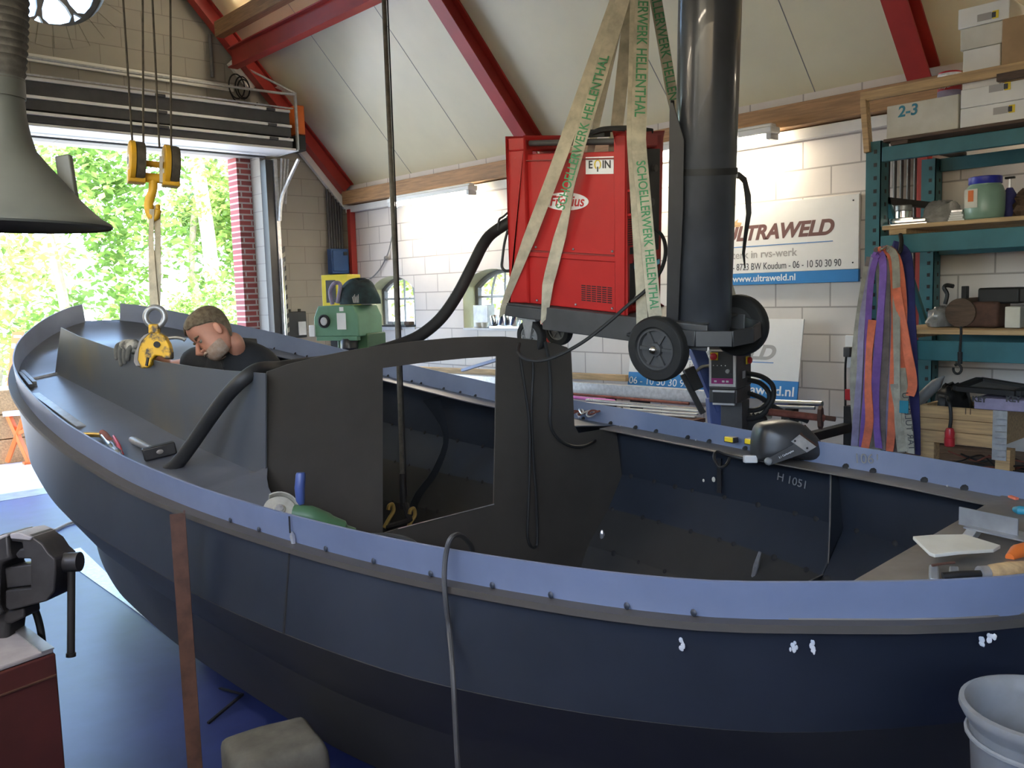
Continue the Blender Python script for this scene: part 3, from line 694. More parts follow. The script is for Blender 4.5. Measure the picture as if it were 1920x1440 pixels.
# ---------------------------------------------------------------- the cabin side plate held by the clamp
pA, pB = V((1.365, 2.80, 0)), V((1.437, 5.47, 0))
pu = (pB - pA).normalized(); pn = V((pu.y, -pu.x, 0))
def onp(x, y): return oP(x, y, pA, pn)
MP = frame(V((pA.x, pA.y, 0)), pu, y=(0, 0, 1))
def pl(x, y): p = onp(x, y) - V((pA.x, pA.y, 0)); return (p.dot(pu), p.z)
out = [pl(*p) for p in ((499, 700), (460, 697), (420, 694), (360, 687), (330, 682), (300, 678), (262, 669), (225, 657), (190, 645), (150, 631), (115, 614), (109, 660), (103, 710), (150, 741), (190, 765), (225, 783), (300, 818), (350, 839), (400, 858), (450, 875), (499, 891))]
cp = plate('steel_plate', out, [], MP, .005, 'plate_steel')
tag(cp, 'cut steel plate with yellowish stains standing on the side deck, held by the yellow clamp', 'steel plate')
# ================================================================ THE HANGING WELDER, ITS CART, CYLINDER AND SLINGS
ML = Matrix.Translation((2.6294, 2.8827, 1.8086)) @ Matrix.Rotation(-1.4654, 4, 'Z') @ Matrix.Rotation(.0978, 4, 'Y') @ Matrix.Rotation(.1084, 4, 'X')
def lp(x, y, z): return ML @ V((x, y, z))
def LF(o, x, y): 
    A = ML.to_3x3(); return frame(ML @ V(o), A @ V(x), y=A @ V(y))
W_, L_, H_ = .25, .606, .694
cart = thing('welding_cart', lp(.4, .12, -.2), 'black wheeled trolley carrying the red welder, hanging in slings', 'trolley')
b = MB()
b.box2((-.03, -.02, -.012), (.95, .27, -.002), ML)
for y in (-.02, .27): b.box2((.19, y - .004, -.10), (.98, y + .004, -.002), ML)
b.box2((-.03, -.022, -.062), (.19, .272, -.012), ML)
b.build('chassis', 'dark_grey', cart, bevel=.004)
b = MB()
b.prism([(.64, -.05), (.95, -.05), (1.06, .02), (1.08, .13), (1.06, .24), (.95, .31), (.64, .31)], -.075, -.062, ML)
pth = [lp(.72, -.055, -.05), lp(.95, -.055, -.05), lp(1.06, .02, -.05), lp(1.085, .13, -.05), lp(1.06, .24, -.05), lp(.95, .315, -.05), lp(.72, .315, -.05)]
for i in range(6): b.bar(pth[i], pth[i + 1], .008, .06)
b.build('cylinder_tray', 'black_satin', cart, bevel=.003)
def wheel(cx, cy, cz, r, wd, name, hub='dark_grey', cap=True, side=-1):
    M = LF((cx, cy, cz), (1, 0, 0), (0, 0, 1)) if side < 0 else LF((cx, cy, cz), (-1, 0, 0), (0, 0, 1))
    h = wd / 2
    o = MB().lathe([(r * .62, -h), (r * .93, -h), (r * .985, -h * .75), (r, -h * .4), (r, h * .4), (r * .985, h * .75), (r * .93, h), (r * .70, h), (r * .66, h * .8), (r * .62, h * .8)], M, 40, caps=False).build(name, 'black_rubber', cart, smooth=40)
    b = MB(); b.lathe([(r * .63, h * .5), (r * .63, h * .85), (r * .58, h * .85), (r * .55, h * .3), (r * .22, h * .35), (r * .2, h * .9), (r * .12, h * .9)], M, 36, caps=False)
    b.lathe([(r * .63, -h * .8), (r * .2, -h * .8)], M, 24, caps=False)
    for k in range(6):
        a = k * 60; b.box((r * .4, 0, h * .42), (r * .38, r * .10, h * .5), M @ Matrix.Rotation(R(a), 4, 'Z'))
    b.build('rim', hub, o, smooth=35)
    if cap: MB().lathe([(r * .14, h * .85), (r * .14, h * 1.25), (r * .11, h * 1.55), (r * .05, h * 1.7), (.0005, h * 1.72)], M, 20).build('hub_cap', 'steel_shiny', o)
wheel(.80, -.07, -.102, .125, .055, 'wheel')
wheel(.915, .345, -.065, .125, .055, 'wheel', side=1)
for cy in (.03, .22):
    wheel(.083, cy, -.150, .074, .04, 'castor_wheel', 'mid_grey', cap=False)
    b = MB(); b.box2((.03, cy - .035, -.075), (.135, cy + .035, -.066), ML)
    for s in (-1, 1): b.prism([(.05, -.07), (.115, -.07), (.095, -.155), (.072, -.155)], -.002, .002, LF((0, cy + s * .025, 0), (1, 0, 0), (0, 0, 1)))
    b.build('castor_fork', 'galvanised', cart)
b = MB(); b.cyl(lp(.80, -.05, -.102), lp(.915, .32, -.066), .012); b.build('axle', 'steel_black', cart)
# cylinder support plate
b = MB(); b.prism([(-.004, 0), (.04, 0), (.04, .60), (.02, .80), (-.004, .80)], -.002, .002, LF((.795, .0, 0), (0.02, 1, 0), (0, 0, 1)))
b.prism([(0, 0), (.05, 0), (.062, .42), (.06, .66), (.012, .79), (0, .79)], -.002, .002, LF((.795, -.004, 0), (1, .0, 0), (0, 0, 1)))
b.build('cylinder_bracket', 'black_satin', cart)
# ---------------------------------------------------------------- the machine
wm = thing('welding_machine', lp(.3, .12, 0), 'red welding machine with cooler base, hanging from beige slings', 'welding machine')
b = MB(); b.box2((.028, .012, .218), (.575, W_ - .012, .628), ML); b.build('power_unit', 'welder_red', wm, bevel=.004)
b = MB(); b.box2((.02, .008, .0), (.585, W_ - .008, .214), ML); b.build('cooler_unit', 'welder_red', wm, bevel=.006)
for x0, x1, x2 in ((0, .032, .145), (.552, .606, .45)):
    sg = 1 if x0 == 0 else -1; b = MB()
    e = x0 if sg > 0 else x1; i_ = x1 if sg > 0 else x0; dp = .10 if sg > 0 else .058
    for y0, y1 in ((-.004, .05), (W_ - .05, W_ + .004)): b.box2((min(e, e + sg * dp), y0 if y0 > .1 else y0, .0), (max(e, e + sg * dp) if y0 < -1 else max(e, e + sg * dp), y1, H_), ML)
    b.box2((min(e, e + sg * dp), -.004, H_ - .055), (max(e, e + sg * dp), W_ + .004, H_), ML)
    b.box2((min(e, e + sg * .03), -.004, .208), (max(e, e + sg * .03), W_ + .004, .235), ML)
    b.box2((min(e, e + sg * .03), -.004, 0), (max(e, e + sg * .03), W_ + .004, .03), ML)
    b.build('end_frame', 'welder_red', wm, bevel=.010, seg=3)
b = MB(); b.box2((.09, -.004, .205), (.56, .03, .226), ML); b.build('joint_band', 'welder_red', wm, bevel=.003)
for y in (.03, W_ - .03): MB().cyl(lp(.09, y, .672), lp(.56, y, .665), .012).build('carrying_bar', 'dark_grey', wm)
b = MB(); b.box2((.10, -.0005, .225), (.552, .012, .232), ML); b.box2((.10, -.0005, .60), (.552, .012, .605), ML); b.build('panel_seam', 'paint_red_dark', wm, smooth=0)
b = MB(); b.box2((.597, .02, .235), (.6075, W_ - .02, .635), ML); b.build('control_panel', 'black_plastic', wm, bevel=.003)
b = MB(); b.box2((.597, .02, .04), (.6075, W_ - .02, .20), ML); b.build('socket_panel', 'black_plastic', wm, bevel=.003)
b = MB()
for k in range(12): b.box2((.6075, .005, .272 + .0088 * k), (.6095, .05, .276 + .0088 * k), ML)
b.build('front_vent', 'black_plastic', wm, smooth=0)
b = MB(); b.box2((.600, -.003, .262), (.6085, .06, .385), ML); b.build('vent_bezel', 'welder_red', wm, bevel=.003)
b = MB(); b.box2((.607, .0, .475), (.625, .065, .485), ML); b.box2((.607, .0, .385), (.625, .065, .395), ML); b.box2((.607, .055, .385), (.63, .068, .485), ML); b.build('display_bezel', 'welder_red', wm, bevel=.003)
for k, (y, z) in enumerate(((.06, .56), (.12, .56), (.18, .56), (.09, .43), (.16, .43))): MB().cyl(lp(.6075, y, z), lp(.622, y, z), .014, 14).build('knob', 'dark_grey', wm)
b = MB(); gx = lin(.378, .536, 7)
for i in range(6):
    for k in range(8): b.box2((gx[i], -.0012, .037 + k * .0086), (gx[i + 1] - .005, .0, .0415 + k * .0086), ML @ Matrix.Translation((0, .0085, 0)))
b.build('side_grille', 'weld_soot', wm, smooth=0)
for x, z in ((.14, .018), (.35, .018), (.535, .018), (.14, .246), (.34, .246), (.535, .246), (.04, .615)): MB().ball(lp(x, .004, z), .005, None, 8, 5).build('screw', 'steel_grey', wm)

ell = MB(); ell.prism([(.118 * math.cos(R(a)), .036 * math.sin(R(a))) for a in range(0, 360, 10)], .0, .0015, LF((.298, .011, .437), (1, 0, 0), (0, 0, 1))); eo = ell.build('logo_plate', 'ink_white', wm)
text('lettering', 'Fronius', LF((.304, .0085, .437), (1, 0, 0), (0, 0, 1)), .060, 'ink_red', eo, shear=.25, bold=.0008, sx=.98)
b = MB(); b.bar(lp(.205, .009, .452), lp(.285, .009, .456), .002, .006, up=ML.to_3x3() @ V((0, 0, 1))); b.build('lettering_stroke', 'ink_red', eo)
so = MB().box2((.404, .008, .544), (.538, .0112, .61), ML).build('sticker', 'ink_white', wm, smooth=0)
text('lettering', 'E', LF((.428, .0072, .579), (1, 0, 0), (0, 0, 1)), .042, 'ink_dark', so, bold=.0008)
text('lettering', 'IN', LF((.506, .0072, .579), (1, 0, 0), (0, 0, 1)), .042, 'ink_dark', so, bold=.0008)
b = MB(); A = LF((.463, .0072, .580), (1, 0, 0), (0, 0, 1)); b.tube([A @ V((.014 * math.cos(R(a)), .017 * math.sin(R(a)), 0)) for a in range(-60, 241, 20)], .0026, 5); b.build('power_symbol', 'sticker_yellow', so)
MB().bar(lp(.463, .0072, .572), lp(.463, .0072, .553), .002, .005, up=ML.to_3x3() @ V((1, 0, 0))).build('power_symbol', 'ink_dark', so)
b = MB(); b.tube(smoothline([lp(.40, .06, .70), lp(.46, .05, .712), lp(.55, .10, .712), lp(.60, .18, .70)], 6), .012, 8); b.box((.42, .07, .70), (.09, .04, .03), ML); b.build('control_cable', 'black_rubber', wm)
# remote lead at the front: plug, teal rag, hanging lead with its loops
P = [oD(*q) for q in ((1212, 420, 3.50), (1240, 440, 3.46), (1248, 470, 3.42), (1240, 505, 3.40), (1215, 540, 3.38), (1180, 570, 3.38), (1140, 605, 3.42), (1095, 640, 3.45), (1050, 665, 3.48), (1015, 676, 3.50), (985, 673, 3.52), (972, 660, 3.54), (974, 645, 3.60))]
wc = tag(MB().tube(smoothline(P, 8), .0075, 8).build('welder_lead', 'black_rubber'), 'black cable drooping from the red welder front under its castor', 'cable')
b = MB()
P = [oY(x, y, 2.71) for x, y in ((975, 668), (983, 720), (992, 790), (993, 870), (991, 940), (989, 1000), (994, 1022), (1003, 1026), (1008, 1012), (1006, 940), (1000, 850), (997, 770), (1000, 700), (999, 672))]
b.tube(smoothline(P, 6), .0065, 7)
tag(b.build('hanging_cable', 'black_rubber'), 'long loop of thin black cable hanging in front of the bulkhead below the castor', 'cable')
P = [oY(x, y, 2.70) for x, y in ((1022, 640), (1030, 680), (1033, 740), (1032, 790), (1040, 815), (1060, 832))] + [oD(x, y, d) for x, y, d in ((1085, 838, 3.95), (1110, 830, 4.1), (1135, 805, 4.35), (1152, 785, 4.55), (1166, 765, 4.72))]
tag(MB().tube(smoothline(P, 7), .0075, 8).build('hanging_cable', 'black_rubber'), 'black cable swinging from the bulkhead corner over to the far gunwale', 'cable')
P = [lp(-.005, .10, .36), lp(-.05, .10, .355)] + [oD(x, y, d) for x, y, d in ((925, 436, 3.90), (905, 460, 3.86), (885, 500, 3.82), (858, 552, 3.78), (828, 595, 3.74), (795, 624, 3.70), (765, 640, 3.66), (720, 655, 3.58), (670, 668, 3.48), (620, 677, 3.38), (565, 684, 3.26), (520, 690, 3.16), (485, 693, 3.06), (455, 712, 3.02), (425, 742, 3.06), (395, 782, 3.12), (362, 830, 3.18), (335, 866, 3.24), (312, 886, 3.29), (290, 902, 3.34))]
rr = [.024] * 2 + [.026] * 20
SL = smoothline(P, 6)
hz = MB().tube(SL, .0255, 12).build('hose_bundle', 'black_rubber'); tag(hz, 'thick black hose package running from the welder and down over the steel plate', 'hose')
b = MB(); b.tube(SL[3:9], .030, 12); b.build('cuff', 'dark_grey', hz)
MB().box2((-.07, .07, .285), (-.02, .13, .325), ML).build('tag_plate', 'light_grey', hz, bevel=.003)
P = [lp(-.002, .05, .42)] + [oD(x, y, 3.88) for x, y in ((945, 405), (936, 412), (934, 432))]
b = MB().tube(smoothline(P, 6), .005, 6)
P = [oD(x, y, 3.88) for x, y in ((952, 432), (946, 455), (942, 485), (941, 500), (948, 508), (958, 507))]
b.tube(smoothline(P, 6), .006, 6); tag(b.build('rear_lead', 'black_rubber'), 'thin black leads at the back of the red welder', 'cable')
# ---------------------------------------------------------------- gas cylinder and its strap
gc = thing('gas_cylinder', lp(.872, .125, -.055), 'tall dark gas cylinder strapped upright on the trolley, running out of the picture top', 'gas cylinder')
GM = LF((.872, .125, -.055), (1, 0, 0), (0, 1, 0)); rg = .1115
MB().lathe([(.085, 0), (rg - .006, .004), (rg, .02), (rg, 1.30), (rg * .93, 1.38), (rg * .7, 1.44), (.04, 1.48), (.03, 1.52)], GM, 48).build('cylinder_body', 'cylinder_paint', gc, smooth=40)
MB().lathe([(.035, 1.50), (.035, 1.60), (.02, 1.62)], GM, 20).build('valve_cap', 'dark_grey', gc)
b = MB(); b.lathe([(rg + .0005, .588), (rg + .004, .588), (rg + .004, .612), (rg + .0005, .612)], GM, 48, caps=False)
so = b.build('ratchet_strap', 'black_rubber'); tag(so, 'black ratchet strap round the gas cylinder with its loose end hanging down', 'strap')
e0 = oD(1376, 328, 3.40)
P = [oD(*q) for q in ((1372, 327, 3.36), (1386, 329, 3.40), (1396, 338, 3.44), (1402, 365, 3.46), (1404, 400, 3.46), (1398, 440, 3.46), (1394, 475, 3.46), (1397, 503, 3.46))]
wv = [UP * .026, UP * .026, UP * .02 + RT * .014, RT * .022 - FW * .01, RT * .018 - FW * .01, RT * .016 + FW * .01, RT * .012 + FW * .01, RT * .004]
MB().ribbon(P, wv, .003).build('loose_end', 'black_rubber', so)
MB().box((0, 0, 0), (.012, .02, .034), frame(e0 - FW * .03, RT, z=UP)).build('buckle', 'steel_bright', so, bevel=.003)
# ---------------------------------------------------------------- slings
AP = oD(1196, -70, 3.42)
def sling(pts, wv, label, twist=None, txt=None, t0=0, size=.05, side=1, flip=False):
    P = [V(p) for p in pts]; n = 28; Q = []; Wv = []
    seg = [(P[i + 1] - P[i]).length for i in range(len(P) - 1)]; tot = sum(seg)
    for k in range(n + 1):
        s = tot * k / n; i = 0
        while i < len(seg) - 1 and s > seg[i]: s -= seg[i]; i += 1
        Q.append(P[i].lerp(P[i + 1], s / seg[i]))
        u = k / n * (len(wv) - 1); j = min(int(u), len(wv) - 2); Wv.append(V(wv[j]).lerp(V(wv[j + 1]), u - j))
    o = tag(MB().ribbon(Q, Wv, .004).build('lifting_sling', 'sling_web', smooth=0), label, 'sling', None)
    if txt:
        for body, f, sz in txt:
            k = int(f * n); c = Q[k]; d = (Q[k + 1] - Q[k - 1]).normalized(); wd = Wv[k].normalized()
            nn = d.cross(wd); 
            if nn.dot(FW) > 0: wd2 = -wd; 
            else: wd2 = wd
            if flip: d = -d; wd2 = -wd2
            text('lettering', body, frame(c - FW * .0028, d, y=wd2), sz, 'ink_green', o, bold=.0006, sx=.82)
    return o
wr = RT * .058; 
nr = (RT * .056 - FW * .015)
sling([lp(-.035, -.03, -.06), lp(-.02, -.026, .0), lp(.30, -.03, .60), AP + RT * -.03], [RT * .03 + UP * .02, nr, nr, nr, nr], 'beige sling leg running from the rear trolley corner up across the red side panel')
sling([lp(.205, -.028, -.06), lp(.225, -.022, .10), lp(.34, -.03, .42), lp(.41, -.04, .66), AP + RT * -.015 - FW * .02], [RT * .03 + UP * .03, nr * .9, nr * .9, RT * .02 - FW * .025, nr * .9, nr, nr, nr, nr], 'beige twisted sling leg with green lettering crossing the oval logo on the red panel', txt=[('SCHOELLERWERK HELLENTHAL', .57, .052)], flip=False)
sling([lp(.70, -.03, -.04), lp(.69, -.02, .10), lp(.63, .0, .69), AP + RT * .0 - FW * .015], [wr * .75, wr * .75, wr * .8, wr], 'plain beige sling leg in front of the black control panel of the welder')
sling([lp(.775, -.03, -.045), lp(.75, -.02, .02), lp(.66, -.005, .66), AP + RT * .018 - FW * .035], [wr * .9, wr * .95, wr, wr], 'beige sling leg with green lettering directly left of the gas cylinder bracket', txt=[('SCHOELLERWERK HELLENTHAL', .80, .056), ('SCHOELLERWERK HELLENTHAL', .25, .048)], flip=True)
sling([lp(.05, .29, -.05), lp(.24, .27, .66), AP + RT * -.02 + FW * .04], [nr * .55] * 3, 'narrow beige sling leg behind the red welder, seen edge-on above its carrying bar')
sling([lp(.30, .29, -.05), lp(.36, .27, .66), AP + RT * -.008 + FW * .04], [nr * .9, nr * .9, nr * .9], 'shaded beige sling leg rising behind the control cable of the red welder')
sling([oD(1378, 580, 3.66), oD(1262, 190, 3.62), AP + RT * .055 + FW * .04], [wr * .75, wr * .8, wr * .85], 'beige sling leg passing behind the dark gas cylinder', txt=[('SCHOELLERWERK HELLENTHAL', .80, .055)], flip=True)
b = MB(); P = [oD(x, y, d) for x, y, d in ((1190, 500, 3.46), (1198, 508, 3.43), (1215, 500, 3.41), (1237, 490, 3.40))]
rb = tag(MB().ribbon(P, [UP * .014, UP * .02, UP * .022, UP * .018], .006).build('rag', 'teal'), 'teal strip of cloth tied round the cable at the welder front', 'cloth')
P = [oD(x, y, 3.44) for x, y in ((1205, 505), (1203, 525), (1200, 545), (1192, 560))]
tag(MB().tube(smoothline(P, 5), .008, 8).build('plug_lead', 'dark_grey'), 'short grey plug lead below the teal cloth at the welder front', 'cable')
# ================================================================ CRANE HOOK, CLAMP, WORKER
HD = (onp(290, 678) - CAM).dot(FW)          # depth of the plate under the clamp
def hd(x, y, dd=0): return oD(x, y, HD + dd)
MH = frame(hd(288, 306), RT * .87 + FW * .49, z=UP)     # axle direction of the sheaves
px = HD / FOC
hk = thing('crane_hook_block', hd(288, 345), 'yellow two-sheave crane hook block hanging in the open doorway', 'crane hook')
for sx in (-1, 1):
    M = MH @ Matrix.Translation((sx * 30 * px, 0, 0)) @ Matrix.Rotation(R(90), 4, 'Y')
    ch = MB().lathe([(.001, -.030), (34 * px, -.030), (37 * px, -.026), (37 * px, -.008), (33 * px, -.006)], M, 32).build('cheek_guard', 'yellow_paint', hk)
    MB().lathe([(34 * px, .031), (35 * px, .030), (36 * px, .02), (36 * px, -.004), (30 * px, -.006), (20 * px, .031)], M, 32).build('sheave', 'hose_cloth', hk)
    b = MB(); b.box((0, 0, -30 * px), (.070, .06, 22 * px), MH @ Matrix.Translation((sx * 30 * px, 0, 0))); b.build('side_plate', 'yellow_paint', hk, bevel=.004)
    if sx < 0: MB().lathe([(.001, -.0325), (12 * px, -.0325), (12 * px, -.030)], M, 20).build('badge', 'ink_white', ch); MB().lathe([(.001, -.034), (7 * px, -.034), (7 * px, -.032)], M, 20).build('badge_centre', 'dark_grey', ch)
for z, r in ((-2 * px, 6 * px), (-28 * px, 9 * px)): MB().cyl(MH @ V((-26 * px, 0, z)), MH @ V((26 * px, 0, z)), r).build('cross_bar', 'yellow_paint', hk)
MB().box((12 * px, -.02, -12 * px), (6 * px, .01, 50 * px), MH).build('label_strip', 'light_grey', hk, bevel=.002)
hp_ = [(287, 338), (287, 352), (285, 362), (281, 372), (279, 384), (281, 398), (287, 408), (293, 404), (296, 392), (296, 384)]
MB().tube(smoothline([hd(*q) for q in hp_], 5), [8 * px] * 11 + [8.5 * px] * 20 + [7 * px] * 9 + [4 * px] * 6, 12).build('hook', 'yellow_paint', hk)
for x0, x1 in ((238, 249), (268, 269), (291, 299), (320, 321)):
    b = MB(); A = hd(x1, 278); Bq = hd(x0 + (x0 - x1) * 1.6, -160, -.25); b.tube([A, Bq], 2.0 * px, 6); b.build('wire_rope', 'hose_cloth', hk)
# strap from the hook to the ring of the clamp
lc = thing('lifting_clamp', hd(290, 690), 'worn yellow plate lifting clamp gripping the top of the steel plate', 'lifting clamp')
sl = tag(MB().ribbon([hd(285, 392, -.02), hd(283, 450), hd(286, 520), hd(290, 578)], [RT * 9 * px, RT * 9 * px, RT * 14 * px, RT * 17 * px], .004).build('strap', 'sling_web'), 'beige web strap between the crane hook and the clamp ring', 'strap')
MB().ribbon([hd(294, 385, .01), hd(296, 450, .01), hd(295, 520, .01), hd(292, 578, .01)], [RT * 13 * px, RT * 11 * px, RT * 14 * px, RT * 16 * px], .004).build('second_ply', 'sling_web', sl)
c = hd(291, 594); b = MB(); b.tube([c + RT * 18 * px * math.cos(R(a)) + UP * 18 * px * math.sin(R(a)) for a in range(0, 360, 15)], 5.5 * px, 10, closed=True); b.build('ring', 'steel_grey', lc)
b = MB(); b.box((0, 0, 0), (20 * px, .03, 18 * px), frame(hd(290, 617), RT, z=UP)); b.build('shackle', 'yellow_worn', lc, bevel=.006)
MC = frame(hd(290, 655), RT, y=UP)
out = [(-28, 2), (-24, 16), (-15, 26), (-3, 31), (12, 31), (22, 24), (30, 10), (34, -6), (34, -18), (24, -19), (14, -13), (4, -12), (-1, -18), (-4, -28), (-10, -34), (-20, -36), (-29, -32), (-34, -24), (-33, -10)]
b = MB(); b.prism([(x * px, y * px) for x, y in out], -.016, .022, MC); b.build('body', 'yellow_worn', lc, bevel=.005)
b = MB(); ol = [(-28, 2), (-24, 16), (-15, 26), (-3, 31), (-8, 27), (-20, 15), (-25, 0), (-27, -20), (-22, -31), (-30, -31), (-34, -24), (-33, -10)]
b.prism([(x * px, y * px) for x, y in ol], .0222, .027, MC); b.build('rim', 'steel_edge', lc)
MB().cyl(hd(294, 646, -.022), hd(294, 646, -.032), 6 * px).build('pivot_pin', 'steel_black', lc)
b = MB(); b.cyl(hd(278, 670, -.02), hd(275, 686, -.02), 3 * px); b.build('screw', 'steel_black', lc)
# ---------------------------------------------------------------- rope and chain through the bulkhead doorway
p0 = oY(741, 500, 3.02)
rp = thing('hoist_chain', (p0.x, p0.y, .96), 'dark hoist rope coming down behind the bulkhead arch into the doorway', 'hoist chain')
pb = oY(756, 940, 3.02); MB().tube([(p0.x, p0.y, 6.2), p0, (pb.x, pb.y, pb.z)], .0095, 8).build('rope', 'hose_cloth', rp)
MB().tube([(p0.x + .022, p0.y, 6.2), (p0.x + .016, p0.y, 2.3), (pb.x + .018, pb.y, pb.z + .02)], .0035, 6).build('control_line', 'steel_black', rp)
b = MB(); b.tube([pb + V((0, 0, .12)), pb, pb + V((0, 0, -.03))], [.012, .014, .02], 8); b.build('swivel', 'steel_black', rp)
ck = thing('clamp_hook', oY(752, 975, 2.95), 'pair of worn brassy hooks at the bottom of the hoist rope', 'hook')
for q, nm in (((728, 952), 0), ((768, 960), 1)):
    x, y = q; P = [oY(x, y + 4, 2.95), oY(x + 2, y - 4, 2.95), oY(x + 8, y - 6, 2.95), oY(x + 10, y + 6, 2.95), oY(x + 2, y + 20, 2.95), oY(x - 8, y + 38, 2.95)]
    MB().tube(smoothline(P, 5), .0085, 8).build('hook', 'brass', ck)
MB().tube([oY(722, 990, 2.95), oY(750, 982, 2.95), oY(768, 975, 2.95), oY(760, 945, 3.0)], .014, 8).build('shackle', 'steel_black', ck)
# ---------------------------------------------------------------- the man in the cabin
man = thing('person', (2.05, 4.35, .25), 'grey-bearded man in black t-shirt bending behind the steel plate, gloved hand on its edge', 'person')
def skin(name, chain, mt, sub=2, smooth=True, root=0, parent=man):
    """chain: list of (key, pos, radius, parent_key)"""
    me = bpy.data.meshes.new(name); keys = [c[0] for c in chain]; off = world_loc(parent)
    me.from_pydata([tuple(V(c[1]) - off) for c in chain], [(keys.index(c[3]), i) for i, c in enumerate(chain) if c[3] is not None], [])
    o = bpy.data.objects.new(name, me); COL.objects.link(o); o.parent = parent
    o.modifiers.new('skin', 'SKIN'); 
    for i, c in enumerate(chain):
        r = c[2] if isinstance(c[2], tuple) else (c[2], c[2]); me.skin_vertices[0].data[i].radius = r
    me.skin_vertices[0].data[root].use_root = True
    q = o.modifiers.new('sub', 'SUBSURF'); q.levels = sub; q.render_levels = sub
    dg = bpy.context.evaluated_depsgraph_get(); m2 = bpy.data.meshes.new_from_object(o.evaluated_get(dg))
    o.modifiers.clear(); o.data = m2; m2.materials.clear(); m2.materials.append(MATS[mt])
    m2.polygons.foreach_set('use_smooth', [True] * len(m2.polygons))
    return o
hc = oD(396, 624, 4.14)                               # centre of the skull
fd = (-RT * .60 - UP * .62 - FW * .50).normalized()   # where the face points
ur = (UP * .70 - RT * .50 + FW * .05); ur = (ur - fd * ur.dot(fd)).normalized()   # crown direction
MHd = frame(hc, fd, z=ur)                             # X face, Y = left-of-face, Z crown
def hp3(x, y, z): return MHd @ V((x, y, z))
neck0 = hp3(-.055, 0, -.115); chest = oD(440, 700, 4.34); shr = oD(372, 676, 4.36); shl = oD(490, 684, 4.30)
elb = oD(318, 690, 4.56); wri = oD(262, 662, 4.50); pel = V((2.22, 4.60, 1.02))
body = [('pel', pel, .15, None), ('ab', pel.lerp(chest, .5), (.12, .13), 'pel'), ('ch', chest + FW * .03 - UP * .03, (.07, .09), 'ab'), ('nb', chest.lerp(neck0, .62), .045, 'ch'), ('nk', neck0, .052, 'nb'), ('hd', hp3(-.03, 0, -.05), .050, 'nk'),
        ('sr', shr + FW * .03 - UP * .02, .045, 'ch'), ('er', elb, .043, 'sr'), ('wr', wri, .032, 'er'),
        ('sl', shl + FW * .05 - UP * .05, .045, 'ch'), ('el', V((2.18, 4.02, 1.28)), .046, 'sl'), ('wl', V((2.02, 4.16, 1.12)), .034, 'el'), ('hl', V((1.95, 4.22, 1.08)), .036, 'wl'),
        ('h1', pel + V((-.09, -.03, -.06)), .10, 'pel'), ('k1', V((2.08, 4.42, .62)), .068, 'h1'), ('a1', V((2.10, 4.55, .33)), .045, 'k1'), ('f1', V((2.00, 4.40, .30)), .04, 'a1'),
        ('h2', pel + V((.09, .03, -.06)), .10, 'pel'), ('k2', V((2.30, 4.50, .62)), .068, 'h2'), ('a2', V((2.30, 4.66, .33)), .045, 'k2'), ('f2', V((2.22, 4.52, .30)), .04, 'a2')]
bo = skin('body', body, 'skin')
# head: one modelled surface, rows from chin to crown
prof = [(-.118, .030, .052, .026, -.010), (-.112, .046, .070, .046, -.016), (-.098, .056, .082, .060, -.030), (-.078, .064, .085, .066, -.048), (-.055, .068, .086, .070, -.068), (-.030, .071, .086, .073, -.082), (-.005, .074, .086, .076, -.092), (.020, .076, .090, .078, -.098), (.045, .077, .091, .079, -.100), (.070, .074, .086, .077, -.096), (.092, .064, .072, .068, -.082), (.108, .046, .050, .05, -.058), (.117, .020, .022, .022, -.024), (.119, .003, .003, .003, -.003)]
rows = []
for z, wf, fx, wb, bx in prof:
    r = []
    for k in range(28):
        a = 2 * math.pi * k / 28; ca, sa = math.cos(a), math.sin(a)
        x = (fx if ca > 0 else -bx) * (abs(ca) ** .85) * (1 if ca > 0 else -1); y = wf * (abs(sa) ** .9) * (1 if sa > 0 else -1)
        if ca > .80 and -.02 <= z <= .0: x -= .010 * min(1, abs(sa) * 3)         # eye sockets
        r.append(hp3(x, y, z))
    rows.append(r)
hb = MB(); hb.grid(rows, closed=True); hb.add(rows[0], [list(range(28))[::-1]])
head = hb.build('head', 'skin', man, smooth=180, sub=1)
b = MB(); b.tube([hp3(.086, 0, -.002), hp3(.100, 0, -.022), hp3(.114, 0, -.040), hp3(.104, 0, -.050), hp3(.086, 0, -.053)], [.008, .011, .015, .013, .008], 10)
for s in (-1, 1): b.ball((0, 0, 0), (.012, .009, .008), MHd @ Matrix.Translation((.096, s * .012, -.046)), 8, 6)
b.build('nose', 'skin', head, smooth=180)
for s in (-1, 1):
    b = MB(); b.ball((0, 0, 0), (.016, .008, .031), MHd @ Matrix.Translation((-.012, s * .078, -.020)) @ Matrix.Rotation(R(-12), 4, 'Y') @ Matrix.Rotation(R(s * -22), 4, 'Z'), 12, 8); b.build('ear', 'skin', head, smooth=180)
    MB().ball((0, 0, 0), (.011, .013, .010), MHd @ Matrix.Translation((.073, s * .031, -.008)), 10, 6).build('eye', 'khaki_web', head, smooth=180)
    MB().ball((0, 0, 0), (.009, .018, .007), MHd @ Matrix.Translation((.078, s * .031, -.003)), 10, 6).build('eyelid', 'skin', head, smooth=180)
    MB().tube([hp3(.082, s * .014, .010), hp3(.086, s * .032, .016), hp3(.072, s * .052, .011)], [.004, .006, .003], 6).build('eyebrow', 'hair', head, smooth=180)
MB().tube([hp3(.080, -.024, -.078), hp3(.092, 0, -.076), hp3(.080, .024, -.078)], [.003, .005, .003], 6).build('mouth', 'ink_brown', head, smooth=180)
